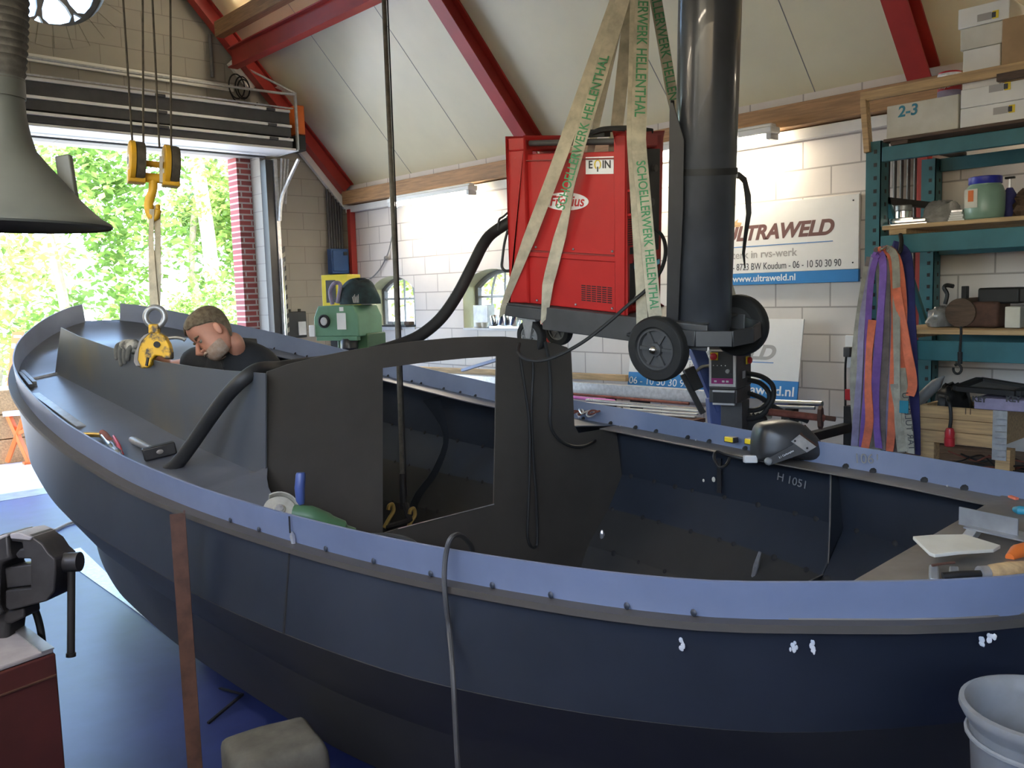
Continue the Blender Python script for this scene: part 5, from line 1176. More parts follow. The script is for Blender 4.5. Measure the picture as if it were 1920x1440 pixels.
# ---------------------------------------------------------------- control pedestal
CP = 4.75; cpx = CP / FOC; fwd = V((FW.x, FW.y, 0)).normalized(); rg_ = V((_r.x, _r.y, 0)).normalized()
f1 = (rg_ * .80 - fwd * .48).normalized(); o_ = oD(1382, 715, CP); f2 = V((-f1.y, f1.x, 0)); f2 = f2 if f2.dot(fwd) > 0 else -f2
MPd = frame(o_, f1, z=(0, 0, 1)); zt = oD(1382, 648, CP).z - o_.z; 
t = thing('control_pedestal', (o_.x, o_.y, 0), 'grey control pedestal with red stop buttons and a magenta-edged panel', 'control unit')
wd = 54 * cpx; dp = .27
MB().box2((-wd, 0, -.045), (0, dp, zt), MPd).build('cabinet', 'dark_grey', t, bevel=.004)
MB().box2((-wd, .0, -.12), (0, dp - .01, -.047), MPd).build('lower_housing', 'dark_grey', t, bevel=.004)
fr = MB().box2((-wd + .004, -.012, -.030), (-.004, -.001, zt - .02), MPd).build('panel_frame', 'light_grey', t, bevel=.002)
MB().box2((-wd + .018, -.015, -.014), (-.018, -.011, zt - .03), MPd).build('panel', 'black_satin', fr)
MB().box2((-wd + .018, -.017, -.014), (-.018, -.0155, .016), MPd).build('magenta_strip', 'magenta', fr)
for k in range(4): MB().box2((-wd + .034 + .022 * k, -.0185, -.006), (-wd + .048 + .022 * k, -.017, .004), MPd).build('symbol', 'light_grey', fr) if k != 1 else None
MB().lathe([(.001, 0), (.012, 0), (.011, .012), (.001, .012)], frame(MPd @ V((-.045, -.016, .055)), f1, z=-f2), 16).build('dial_knob', 'steel_grey', fr)
for k in range(4): MB().ball(MPd @ V((-wd + .03 + .022 * k, -.016, .085)), .003, None, 6, 4).build('indicator', 'ink_white', fr)
def stop(x, z, front=True):
    M = frame(MPd @ (V((x, -.016, z)) if front else V((.002, x, z))), f1 if front else f2, z=-f2 if front else f1)
    MB().box((0, 0, .003), (.042, .042, .006), M).build('stop_plate', 'sticker_yellow', t); MB().lathe([(.012, .006), (.019, .012), (.019, .022), (.012, .028), (.001, .029)], M, 18).build('stop_button', 'red_plastic', t)
stop(-wd + .036, .135); stop(.18, .10, False); stop(.16, .165, False)
MB().prism([(0, 0), (.03, 0), (.015, .03)], 0, .002, frame(MPd @ V((.001, .075, .150)), f2, y=(0, 0, 1))).build('warning_sign', 'sticker_yellow', t)
MB().box2((0, .10, .005), (.002, .15, .045), MPd).build('rating_plate', 'light_grey', t)
MB().box2((-wd + .025, -.014, -.125), (-.01, -.001, -.055), MPd).build('socket_plate', 'black_satin', t, bevel=.002); MB().box2((-wd + .025, -.018, -.060), (-.01, -.001, -.050), MPd).build('plate_rim', 'light_grey', t); MB().box2((-wd + .025, -.018, -.13), (-.01, -.001, -.12), MPd).build('plate_rim', 'light_grey', t)
MB().box2((-.11, .06, -o_.z + .03), (.01, .2, -.12), MPd).build('column', 'dark_grey', t, bevel=.004)
MB().box2((-.3, -.1, -o_.z), (.2, .4, -o_.z + .04), MPd).build('foot', 'dark_grey', t, bevel=.006)
bb_ = lambda x, y, dd=0: oD(x, y, 5.0 + dd)
t2 = thing('tilting_machine', bb_(1345, 790), 'blue steel arm slanting up behind the trolley wheel, left of the control pedestal', 'machine')
b = MB(); A, Bq = bb_(1303, 650), bb_(1352, 770); b.bar(A, Bq, .075, .10, up=-FW); b.build('beam', 'blue_paint', t2, bevel=.006); b = MB(); b.bar(bb_(1314, 648, -.03), bb_(1358, 752, -.03), .02, .03, up=-FW); b.build('edge_strip', 'mid_grey', t2)
b = MB(); b.bar(bb_(1290, 690, -.06), bb_(1308, 730, -.06), .06, .07, up=-FW); b.build('bracket', 'steel_black', t2, bevel=.004); MB().bar(bb_(1280, 702, -.06), bb_(1318, 775, -.06), .03, .03, up=-FW).build('rod', 'steel_black', t2)
MB().bar(bb_(1340, 745), bb_(1345, 800), .09, .09, up=-FW).build('lower_beam', 'blue_paint', t2, bevel=.006)
MB().tube(smoothline([bb_(*q) for q in ((1306, 696, -.08), (1316, 688, -.1), (1328, 686, -.1), (1337, 684, -.08))], 5), .009, 8).build('pale_hose', 'khaki_web', t2)
cb = lambda x, y, dd=0: oD(x, y, 4.9 + dd)
for k, (P, lb) in enumerate(((((1400, 700), (1428, 706), (1448, 722), (1450, 745), (1440, 765), (1425, 780), (1400, 785), (1388, 775)), 'thick black cable looping right of the control pedestal, outermost'), (((1400, 712), (1425, 718), (1441, 735), (1440, 755), (1420, 768), (1395, 768), (1372, 755)), 'thick black cable looping right of the control pedestal, inner loop'), (((1395, 735), (1425, 745), (1450, 762), (1475, 775), (1500, 784), (1515, 790)), 'black cable running from the control pedestal to the rusty shaft'))):
    tag(MB().tube(smoothline([cb(*q, .02 * k) for q in P], 6), .014, 8).build('machine_cable', 'black_rubber'), lb, 'cable')
t = thing('drive_unit', cb(1410, 810), 'dark greasy drive unit with hoses behind the welding helmet', 'machine')
MB().box((0, 0, 0), (.20, .16, .14), frame(cb(1400, 800, .1), rg_, z=(0, 0, 1))).build('block', 'steel_black', t, bevel=.02); MB().cyl(cb(1365, 790, .1), cb(1400, 778, .1), .05).build('motor', 'dark_grey', t); MB().box((0, 0, 0), (.05, .05, .09), frame(cb(1438, 770, .1), rg_, z=(0, 0, 1))).build('valve', 'khaki_web', t, bevel=.01)
for k in range(5): MB().tube(smoothline([cb(1395 + 8 * k, 775, .05), cb(1410 + 9 * k, 788 + 3 * k, .03), cb(1440 + 12 * k, 795 - 2 * k, .02), cb(1470 + 9 * k, 788, .04)], 5), .009, 7).build('hose', 'hose_cloth' if k % 2 else 'black_rubber', t)
t = thing('flanged_shaft', cb(1540, 785), 'rusty shaft with an octagonal flange behind the welding helmet', 'shaft')
MB().cyl(cb(1440, 772), cb(1545, 784), .020).build('shaft', 'rust_red', t); MB().cyl(cb(1545, 783), cb(1566, 786), .014).build('shaft_end', 'rust', t)
d = (cb(1545, 784) - cb(1440, 772)).normalized(); d = (d - FW * .5).normalized(); M = frame(cb(1535, 783), UP, z=d); MB().lathe([(.001, 0), (.066, 0), (.066, .02), (.001, .02)], M, 8).build('flange', 'rust', t, smooth=0)
# switch and socket plate left of the strap bundle
t = thing('wall_socket', oX(1590, 680, 5.98), 'white socket plate with a cable and red tag left of the hanging straps', 'socket')
a, c = oX(1584, 629, 5.97), oX(1600, 690, 5.97); MB().box2((5.975, c.y, c.z), (5.998, a.y, a.z)).build('plate', 'ink_white', t, bevel=.003); MB().box((5.95, c.y + .03, (a.z + c.z) / 2), (.05, .05, .07)).build('plug', 'dark_grey', t, bevel=.005)
MB().tube(smoothline([oX(1588, 660, 5.94), oX(1585, 690, 5.95), oX(1585, 760, 5.96), oX(1585, 840, 5.96)], 5), .008, 6).build('cable', 'black_rubber', t)
a = oX(1593, 740, 5.96); MB().box((5.96, a.y, a.z), (.03, .06, .08)).build('red_tag', 'red_plastic', t, bevel=.006)
# ================================================================ THE GREEN RACK AND WHAT IS ON IT
XF, XB, YL, YR = 5.14, 5.90, 2.43, .55
t = thing('pallet_rack', (5.5, 1.5, 0), 'green steel pallet rack with three loaded shelves at the right edge', 'rack')
def upright(x, y, ztop):
    M = frame(V((x, y, 0)), (1, 0, 0), z=(0, 0, 1)); b = MB()
    for p0, p1 in (((-.05, -.045), (.05, -.040)), ((-.05, -.045), (-.045, .045)), ((.045, -.045), (.05, .045))): b.box2(p0 + (0,), p1 + (ztop,), M)
    o = b.build('upright', 'rack_green', t, smooth=0); h = MB()
    for k in range(int((ztop - .1) / .075)):
        z = ztop - .06 - .075 * k; h.box((-.0515, -.012, z), (.002, .018, .022), M); h.box((0.01, -.0465, z), (.018, .002, .022), M)
    h.build('slot_row', 'steel_black', o, smooth=0)
    return o
for x, y, z in ((XF, YL, 2.66), (XB, YL, 2.62), (XF, YR, 2.66), (XB, YR, 2.62)): upright(x, y, z)
for z in (.35, 2.33): MB().bar((XF + .04, YL, z), (XB - .04, YL, z), .03, .04).build('end_brace', 'steel_black', t, smooth=0)
b = MB(); b.bar((XF + .04, YL, 2.45), (XB - .04, YL, 1.55), .03, .03); b.build('diagonal_brace', 'rack_green', t, smooth=0)
for z0, z1 in ((2.538, 2.62), (2.01, 2.115), (1.40, 1.512), (.62, .72)):
    for x in (XF - .035, XB + .02): MB().box2((x - .02, YR - .05, z0), (x + .02, YL - .05, z1)).build('beam', 'rack_green', t, bevel=.004)
for (z0, z1, m_, lb) in ((2.622, 2.662, 'wood_dark', 'dark plank shelf on top of the green rack'), (2.117, 2.17, 'wood_pale', 'worn wooden pallet shelf under the glass jar'), (1.515, 1.575, 'wood_pale', 'wooden pallet shelf under the dark machine parts'), (.722, .785, 'wood_dark', 'lowest wooden shelf of the rack under the wooden crate')):
    o = MB(); n = 5
    for k in range(n):
        x0 = XF - .06 + k * .17; o.box2((x0, YR, z0 + (z1 - z0) * .55), (x0 + .15, YL - .06, z1))
    for y in (YR + .1, 1.4, YL - .15): o.box2((XF - .055, y - .05, z0), (XB + .03, y + .05, z0 + (z1 - z0) * .56))
    o.build('shelf_deck', m_, t, bevel=.003, label=lb)
P, Q = oX(1615, 183, XF - .05), oX(1935, 122, XF - .05)
b = MB(); b.bar(P, Q + V((0, -.9, 0)), .03, .055); b.bar(P + V((0, -.02, -.02)), V((XF - .05, YL + .03, 2.60)), .035, .05, up=(1, 0, 0)); b.build('timber_rail', 'wood_pale', t, bevel=.002)
# narrow red-holed rear lining strip and dark panel with slats
b = MB()
for k in range(6): b.cyl((5.97, 2.52 + .045 * k, .2), (5.97, 2.52 + .045 * k, 2.72), .012, 8)
tag(b.build('conduit', 'dark_grey'), 'row of grey conduits on the wall at the end of the green rack', 'conduit')
# ---- top shelf
def rb(name, x0, x1, y0, y1, dx, mt, label, cat, X=XF - .03, zb=None, sticker=True, par=None):
    a, c = oX(x0, y1, X), oX(x1, y0, X); z0 = a.z if zb is None else zb
    tz = oX(x0, y0, X).z
    o = thing(name, (X + dx / 2, (a.y + c.y) / 2, z0), label, cat)
    MB().box2((X, c.y, z0), (X + dx, a.y, tz)).build('body', mt, o, bevel=.004)
    return o, a, c, z0, tz
o, a, c, z0, tz = rb('foam_box', 1662, 1797, 200, 258, .42, 'card_white', 'cream foam box marked 2-3 on the top shelf of the rack', 'box', zb=2.664)
text('lettering', '2-3', frame(oX(1702, 208, XF - .0315), (0, -1, 0), y=(0, 0, 1)), .085, 'teal', o, bold=.002, shear=.1)
def stick(o, x, y, X):
    p = oX(x, y, X - .001); MB().box2((X - .002, p.y - .05, p.z - .018), (X - .0008, p.y + .02, p.z + .018)).build('printed_label', 'ink_grey', o, smooth=0)
    MB().box2((X - .002, p.y - .085, p.z - .02), (X - .0008, p.y - .055, p.z + .02)).build('yellow_label', 'sticker_yellow', o, smooth=0)
    MB().box2((X - .0025, p.y - .072, p.z - .014), (X - .0009, p.y - .052, p.z + .014)).build('black_print', 'ink_dark', o, smooth=0)
XX = XF - .03
yl, yr = oX(1800, 230, XX).y, .75
for k, (za, zb_, lb, sy) in enumerate(((2.664, 2.765, 'long white carton on the rack top, under its twin', (1870, 208)), (2.767, 2.865, 'long white carton on the rack top, lying on its twin and under the small boxes', (1862, 166)))):
    o = thing('carton', (XX + .2, (yl + yr) / 2, za), lb, 'box'); MB().box2((XX, yr, za), (XX + .4, yl, zb_)).build('body', 'white_board', o, bevel=.004); stick(o, *sy, XX)
for (x0, x1, y0, y1, m_, lb, st_) in ((1805, 1876, 96, 128, 'white_board', 'plain white box at the bottom of the small stack on the cartons', None), (1800, 1880, 56, 94, 'card_white', 'stained white box in the middle of the small stack on the cartons', None), (1796, 1893, 19, 52, 'white_board', 'white box with a yellow label, topmost of the small stack', (1840, 33))):
    a, c = oX(x0, y1, XX + .03), oX(x1, y0, XX + .03); tz = oX(x0, y0, XX + .03).z
    zlo = {128: 2.867, 94: None, 52: None}[y1]; zlo = PZ if zlo is None else zlo
    o = thing('small_box', (XX + .15, (a.y + c.y) / 2, zlo), lb, 'box'); MB().box2((XX + .03, c.y, zlo), (XX + .30, a.y, tz)).build('body', m_, o, bevel=.004); PZ = tz + .002
    if st_: stick(o, *st_, XX + .03)
a, c = oX(1877, 120, XX - .02), oX(1940, 30, XX - .02)
o = thing('cardboard_box', (XX + .15, a.y - .2, 2.867), 'brown cardboard box on the rack top at the upper right corner', 'box'); MB().box2((XX - .02, .75, 2.867), (XX + .3, a.y, c.z + .02)).build('body', 'card_brown', o, bevel=.004)
MB().box2((XX - .05, .7, 2.867), (XX - .022, a.y + .01, 2.905)).build('lid_edge', 'wood_dark', o)
p = oX(1780, 178, XF + .18); o = thing('paint_tin', (p.x, p.y, 2.81), 'red and blue labelled tin on the foam box behind the timber rail', 'tin'); M = Matrix.Translation((p.x, p.y, 0))
zt_ = oX(1780, 136, XF + .18).z; zbt = oX(1662, 200, XF - .03).z + .003
MB().lathe([(.058, zbt), (.062, zbt + .004), (.062, zt_ - .015), (.058, zt_)], M, 28).build('body', 'red_plastic', o); MB().lathe([(.0625, zt_ - .035), (.0635, zt_ - .03), (.0635, zt_ - .012), (.0625, zt_ - .01)], M, 28, caps=False).build('rim', 'steel_bright', o); MB().lathe([(.0628, zbt + .02), (.0628, zbt + .06)], M, 28, caps=False).build('blue_label', 'lilac', o)
text('lettering', 'Super', frame(V((p.x - .0645, p.y, zbt + .08)), (0, -1, 0), y=(0, 0, 1)), .03, 'ink_white', o)
# ---- second shelf
S2 = 2.171
def shp(x, y, X): return oX(x, y, X)
for k, (x0, x1, h, lb) in enumerate(((1646, 1738, .012, 'shiny flat steel profile at the bottom of the pile on the second shelf'), (1672, 1735, .016, 'shiny steel strip second in the pile on the second shelf'), (1668, 1712, .016, 'short shiny steel strip on top of the pile on the second shelf'))):
    X = XF + .02 + .03 * k; a, c = oX(x0, 410, X), oX(x1, 410, X); z = S2 + .014 * k + (.0 if k == 0 else .003); tag(MB().box2((X, c.y, z), (X + .22, a.y, z + h)).build('steel_strip', 'steel_shiny', bevel=.002), lb, 'steel strip')
p = oX(1694, 395, XF + .15); t2 = thing('machined_ring', (p.x, p.y, S2 + .05), 'short machined cylinder standing on the shiny strips on the second shelf', 'machine part'); M = Matrix.Translation((p.x, p.y, S2 + .049)); MB().lathe([(.04, 0), (.044, .003), (.044, .04), (.04, .042)], M, 24).build('lower_ring', 'steel_shiny', t2); MB().lathe([(.043, .042), (.047, .046), (.047, .072), (.043, .076)], M, 24).build('cap', 'steel_grey', t2)
def lump(name, x0, x1, y0, y1, X, dx, zb, mt, label, cat, seed=1, rough=.18):
    random.seed(seed); a, c = oX(x0, y1, X), oX(x1, y0, X); zt = c.z; ym, ry = (a.y + c.y) / 2, abs(a.y - c.y) / 2; rows = []
    for i in range(8):
        q = math.pi / 2 * i / 7; r = []
        for k in range(18):
            u = 2 * math.pi * k / 18; g = 1 + random.uniform(-rough, rough); r.append((X + dx / 2 + dx / 2 * math.cos(q) ** .6 * math.cos(u) * g, ym + ry * math.cos(q) ** .6 * math.sin(u) * g, zb + (zt - zb) * math.sin(q) * (1 + random.uniform(-rough, rough) * .6)))
        rows.append(r)
    b = MB(); b.grid(rows, closed=True); b.add(rows[0], [list(range(18))])
    return tag(b.build(name, mt, smooth=50), label, cat)
lump('plastic_bag', 1712, 1785, 372, 408, XF + .12, .3, S2 + .002, 'plastic_bag', 'crumpled grey plastic bag on the second shelf left of the glass jar', 'bag', 3)
for k in range(5):
    X = XF + .04; a, c = oX(1777 + k * 1.5, 412, X), oX(1808 - k, 412, X); z = S2 + .002 + .0125 * k; tag(MB().box2((X, c.y + .006 * (k % 2), z), (X + .10, a.y, z + .0115)).build('metal_plate', 'white_board' if k < 4 else 'steel_bright', bevel=.001), 'pale square plate in a little stack left of the glass jar', 'plate', 'stacked plates by the jar')
p = oX(1846, 400, XF + .10); t2 = thing('storage_jar', (p.x, p.y, S2), 'large greenish jar with a blue lid and orange label on the second shelf', 'jar'); M = Matrix.Translation((p.x, p.y, S2 + .001)); zl = oX(1846, 346, XF + .1).z - S2
MB().lathe([(.085, 0), (.098, .012), (.102, .05), (.102, zl - .05), (.088, zl - .012), (.078, zl - .005), (.078, zl)], M, 12).build('glass_body', 'jar_green', t2, smooth=45); MB().lathe([(.082, zl), (.084, zl + .003), (.084, zl + .036), (.080, zl + .04)], M, 28).build('lid', 'lid_blue', t2)
lo = MB().box((p.x - .1035, p.y + .035, S2 + .115), (.003, .068, .10)).build('paper_label', 'card_white', t2); MB().box((p.x - .1055, p.y + .035, S2 + .128), (.002, .028, .06)).build('orange_print', 'orange_plastic', lo)
lump('tool_heap', 1882, 1945, 352, 404, XF + .10, .3, S2 + .002, 'wood_dark', 'brown heap of small tools right of the glass jar on the second shelf', 'tools', 5, .25)
p = oX(1893, 365, XF + .2); t2 = thing('spray_bottle', (p.x, p.y, S2), 'dark blue nozzle bottle standing behind the jar on the second shelf', 'bottle'); M = Matrix.Translation((p.x, p.y, S2 + .001)); MB().lathe([(.04, 0), (.042, .01), (.042, .12), (.015, .17)], M, 16).build('body', 'navy_web', t2); MB().lathe([(.006, .17), (.006, .22)], M, 10).build('stem', 'steel_bright', t2); MB().box((p.x, p.y, S2 + .225), (.02, .05, .012)).build('trigger', 'black_plastic', t2, bevel=.003)
# ---- third shelf: dark machine parts
S3 = 1.577
t2 = thing('bench_drill', oX(1805, 612, XF + .15), 'dark rusty machine head with an upright lug on the third shelf', 'machine part'); X = XF + .12
def xb(x0, x1, y0, y1, X, dx, mt, nm, par, bev=.01, zb=None):
    a, c = oX(x0, y1, X), oX(x1, y0, X); z0 = a.z if zb is None else zb
    return MB().box2((X, c.y, z0), (X + dx, a.y, max(c.z, oX(x0, y0, X).z))).build(nm, mt, par, bevel=bev)
p = oX(1800, 590, X); MB().cyl((X, p.y, S3 + .085), (X + .26, p.y, S3 + .085), .082, 24).build('motor_drum', 'wood_dark', t2); xb(1808, 1872, 566, 612, X + .02, .2, 'rust', 'gear_case', t2, .015, S3 + .002)
a = oX(1790, 560, X); MB().box2((X + .05, a.y - .045, S3 + .12), (X + .09, a.y - .015, oX(1790, 537, X).z)).build('lug', 'steel_black', t2, bevel=.004); MB().tube(smoothline([oX(*q, X + .07) for q in ((1772, 570), (1776, 552), (1770, 540), (1775, 535), (1788, 537))], 4), .012, 8).build('lever', 'steel_black', t2)
xb(1832, 1912, 540, 570, X + .05, .16, 'black_plastic', 'cover', t2, .012); 
o = tag(MB().box2((X - .02, oX(1915, 600, X).y, S3 + .002), (X + .08, oX(1886, 600, X).y, oX(1890, 575, X).z)).build('junction_box', 'card_white', bevel=.004), 'pale square box on the third shelf right of the dark machine head', 'box')
lump('plastic_bag', 1722, 1772, 578, 612, XF + .12, .3, S3 + .002, 'plastic_bag', 'clear plastic bag on the third shelf left of the dark machine head', 'bag', 8)
lump('machine_part', 1912, 1960, 545, 612, XF + .05, .3, S3 + .002, 'steel_black', 'black machine part on the third shelf at the right edge', 'machine part', 9, .2)
P = [oX(1802, 612, XF - .07), oX(1802, 628, XF - .075), oX(1800, 660, XF - .075), oX(1800, 682, XF - .07)]
t2 = tag(MB().tube(smoothline(P, 5), .007, 7).build('hanging_cable', 'black_rubber'), 'short black lead with a coiled end hanging from the third shelf', 'cable')
p = oX(1795, 692, XF - .07); MB().tube([p + V((0, .022 * math.cos(a), .026 * math.sin(a))) for a in lin(.9, 6.6, 16)], .007, 7).build('coiled_end', 'black_rubber', t2); MB().cyl(P[2], P[3], .012, 10).build('plug', 'black_plastic', t2)
# ---- lower shelf: crate, frame, carton
t2 = thing('wooden_crate', oX(1800, 835, XF - .03), 'wooden crate with a galvanised corner plate on the lowest shelf', 'crate'); X = XF - .05
yA, yB = oX(1724, 790, X).y, oX(1866, 800, X).y; zA, zB = .932, 1.142
for k in range(3): MB().box2((X, yB, zA + .07 * k + .001), (X + .025, yA, zA + .07 * (k + 1) - .001)).build('side_board', 'wood_pale', t2, bevel=.002)
MB().box2((X + .03, yB, zA), (X + .5, yB + .025, zB)).build('end_board', 'wood_pale', t2); MB().box2((X + .03, yA - .025, zA), (X + .5, yA, zB)).build('end_board', 'wood_pale', t2); MB().box2((X + .5, yB, zA), (X + .52, yA, zB)).build('side_board', 'wood_pale', t2)
MB().box2((X - .004, yB - .06, zA - .06), (X - .001, yB + .012, zB)).build('corner_plate', 'galvanised', t2, smooth=0); b = MB()
for k in range(7): b.box((X - .005, yB - .03, zA - .04 + .034 * k), (.004, .055, .008))
b.build('corner_rib', 'steel_bright', t2, smooth=0)
MB().box2((X + .01, yB - .075, zA - .146), (X + .09, yB + .0, zA - .001)).build('corner_block', 'wood_pale', t2, bevel=.003)
a, c = oX(1806, 772, X - .001), oX(1824, 772, X - .001); text('lettering', '11', frame(oX(1815, 772, X - .0012), (0, -1, 0), y=(0, 0, 1)), .05, 'wood_dark', t2)
MB().box2((X + .01, yA - .08, .786), (X + .09, yA, zA - .001)).build('corner_block', 'wood_pale', t2, bevel=.003)
MB().box2((X + .03, yB + .03, zA), (X + .49, yA - .03, zB - .05)).build('crate_filling', 'steel_black', t2)
t2 = thing('red_plug', oX(1781, 840, XF - .11), 'red industrial plug hanging on a black cable in front of the wooden crate', 'plug'); X = XF - .11
p0 = oX(1781, 802, X); MB().lathe([(.012, 0), (.02, -.006), (.026, -.03), (.024, -.055), (.027, -.058), (.027, -.10), (.022, -.105)], Matrix.Translation(p0), 20).build('plug_body', 'red_plastic', t2); MB().tube(smoothline([p0, oX(1783, 785, X), oX(1782, 765, X), oX(1778, 752, X + .02), oX(1776, 745, X + .15), oX(1760, 742, X + .3)], 5), .010, 8).build('cable', 'black_rubber', t2)
t2 = thing('glass_frame', oX(1850, 740, XF + .1), 'black frame with a grey glass pane lying tilted on the crate', 'frame'); X = XF
q = [oX(1795, 728, XF - .02), oX(1838, 712, XF + .25), oX(1935, 728, XF + .25), oX(1905, 738, XF - .02)]
for i in range(4): MB().bar(q[i], q[(i + 1) % 4], .05, .03).build('frame_bar', 'black_plastic', t2, bevel=.003)
MB().add(q + [p - V((0, 0, .004)) for p in q], [(0, 1, 2, 3), (7, 6, 5, 4)]).build('glass_pane', 'mid_grey', t2, smooth=0)
o, a, c, z0, tz = rb('printed_carton', 1826, 1935, 745, 760, .30, 'lilac', 'flat grey-blue carton printed KEY lying on the crate under the black frame', 'box', X=XF - .06, zb=1.144)
for x in (1836, 1900): text('lettering', 'KEY', frame(oX(x, 749, XF - .0615), (0, -1, 0), y=(0, 0, 1)), .042, 'ink_dark', o, bold=.002)
p0, p1 = oX(1722, 752, XF + .05), oX(1771, 705, XF + .05); tag(MB().tube([p0, p0.lerp(p1, .7), p1], [.035, .032, .004], 14).build('sealant_tube', 'mid_grey'), 'grey cartridge with a pointed nozzle leaning at the back of the crate', 'cartridge')
lump('dark_bundle', 1735, 1800, 728, 756, XF + .12, .3, 1.0, 'steel_black', 'dark bundle in the crate below the grey cartridge', 'bundle', 12, .2)
b = MB(); random.seed(4)
for k in range(7):
    y0 = 2.1 - .06 * k; P = [(XF - .02 + random.uniform(0, .2), y0 - .12 * j + random.uniform(-.03, .03), .815 + random.uniform(-.02, .05)) for j in range(5)]
    tag(MB().tube(smoothline(P, 5), .005, 6).build('wire_scrap', 'rust_red' if k % 2 else 'black_rubber'), 'loose strand of wire lying under the wooden crate', 'wire', 'wire scraps under the crate')
# ---------------------------------------------------------------- bundle of hanging straps on the front upright
HXs = XF - .16
hkp = oX(1690, 449, HXs)
o = tag(MB().tube(smoothline([oX(1688, 440, XF - .06), oX(1690, 452, XF - .10), oX(1688, 470, HXs), oX(1680, 478, HXs), oX(1660, 480, HXs), oX(1640, 484, HXs)], 5), .012, 8).build('strap_hook', 'steel_black'), 'dark hook on the green upright holding the bundle of straps', 'hook')
def st_(px, mt, label, w=.045, X=None, top=480):
    X = X if X is not None else HXs
    P = [oX(x, y, X + (.012 * math.sin(i * 1.3))) for i, (x, y) in enumerate(px)]
    WV = []
    for i in range(len(P)):
        a = .5 * math.sin(i * 1.7 + px[0][0]); WV.append(V((math.sin(a) * .6, -math.cos(a), 0)).normalized() * w)
    S_ = smoothline(P, 5); W2 = []
    for k in range(len(S_)):
        u = k / (len(S_) - 1) * (len(WV) - 1); j = min(int(u), len(WV) - 2); W2.append(WV[j].lerp(WV[j + 1], u - j))
    for k in range(len(S_) - 1):      # keep the width off the path direction
        d = (S_[k + 1] - S_[k]).normalized(); v = W2[k] - d * W2[k].dot(d); W2[k] = v.normalized() * w if v.length > .2 * w else V((w, 0, 0))
    return tag(MB().ribbon(S_, W2, .006).build('lifting_strap', mt, smooth=0), label, 'strap')
SX = HXs
st_([(1628, 500), (1618, 560), (1606, 640), (1601, 720), (1606, 800), (1606, 838)], 'khaki_web', 'pale khaki strap, leftmost of the hanging bundle', .05, SX + .02)
st_([(1640, 478), (1628, 540), (1616, 610), (1612, 700), (1606, 780), (1602, 836)], 'lilac', 'lilac-white strap second from the left in the hanging bundle', .04, SX)
st_([(1645, 476), (1634, 520), (1628, 600), (1626, 680), (1622, 760), (1616, 838)], 'purple', 'purple strap in the left half of the hanging bundle, thinner one', .035, SX - .02)
st_([(1636, 600), (1630, 660), (1628, 730), (1630, 790), (1622, 840)], 'orange_web', 'short orange strap in the left half of the hanging bundle', .045, SX - .05)
st_([(1640, 484), (1648, 474), (1656, 500), (1652, 580), (1646, 660), (1641, 740), (1644, 800), (1648, 840)], 'purple', 'bright purple strap in the middle of the hanging bundle', .045, SX - .04)
st_([(1640, 474), (1652, 470), (1661, 490), (1662, 580), (1658, 680), (1652, 780), (1654, 842)], 'taupe_web', 'brown-grey strap right of the bright purple one in the bundle', .05, SX - .01)
st_([(1642, 471), (1656, 468), (1668, 490), (1670, 590), (1667, 690), (1661, 790), (1660, 844)], 'lilac', 'faded lilac strap in the middle of the hanging bundle', .05, SX)
st_([(1646, 469), (1662, 468), (1675, 496), (1678, 600), (1676, 700), (1672, 800), (1668, 846)], 'orange_web', 'narrow orange strap right of the faded lilac strap', .045, SX - .02)
st_([(1650, 467), (1666, 467), (1679, 490), (1681, 590), (1682, 690), (1684, 790), (1690, 848)], 'khaki_web', 'khaki strap right of centre in the hanging bundle', .04, SX - .04)
st_([(1655, 467), (1672, 470), (1686, 500), (1693, 580), (1690, 660), (1694, 710), (1698, 740)], 'orange_web', 'bright orange strap right of centre, looped short', .045, SX - .02)
st_([(1680, 540), (1692, 600), (1702, 660), (1709, 700), (1711, 725), (1706, 742)], 'orange_web', 'bright orange strap whose end curls at the right of the bundle', .05, SX - .06)
st_([(1690, 690), (1697, 760), (1703, 800), (1708, 850)], 'khaki_web', 'khaki strap with dark printing low at the right of the bundle', .05, SX - .05)
text('lettering', 'TAR TULENTU', frame(oX(1703, 790, SX - .075), (oX(1706, 815, SX) - oX(1701, 775, SX)) * -1, y=(0, -1, 0)), .05, 'ink_dark', bpy.data.objects['lifting_strap.011'] if 'lifting_strap.011' in bpy.data.objects else o)
st_([(1672, 462), (1690, 470), (1702, 500), (1706, 600), (1709, 700), (1713, 780), (1716, 852)], 'navy_web', 'dark blue strap, rightmost of the hanging bundle', .07, SX + .06)
st_([(1676, 720), (1686, 770), (1692, 812), (1694, 846)], 'khaki_web', 'pale strap end with blue and white tags low in the bundle', .05, SX - .045)
st_([(1634, 482), (1624, 560), (1620, 660), (1616, 760), (1612, 845)], 'taupe_web', 'brown-grey strap at the back of the bundle, left half', .06, SX + .05)
st_([(1652, 474), (1656, 560), (1652, 660), (1646, 760), (1640, 850)], 'khaki_web', 'dull khaki strap at the back of the bundle between the purple ones', .07, SX + .06)
st_([(1668, 470), (1686, 560), (1690, 660), (1684, 760), (1680, 852)], 'taupe_web', 'brown-grey strap at the back of the bundle, right half', .08, SX + .05)
p = oX(1695, 763, SX - .075); MB().box(p, (.004, .05, .07)).build('blue_tag', 'teal', bpy.data.objects['lifting_strap'])
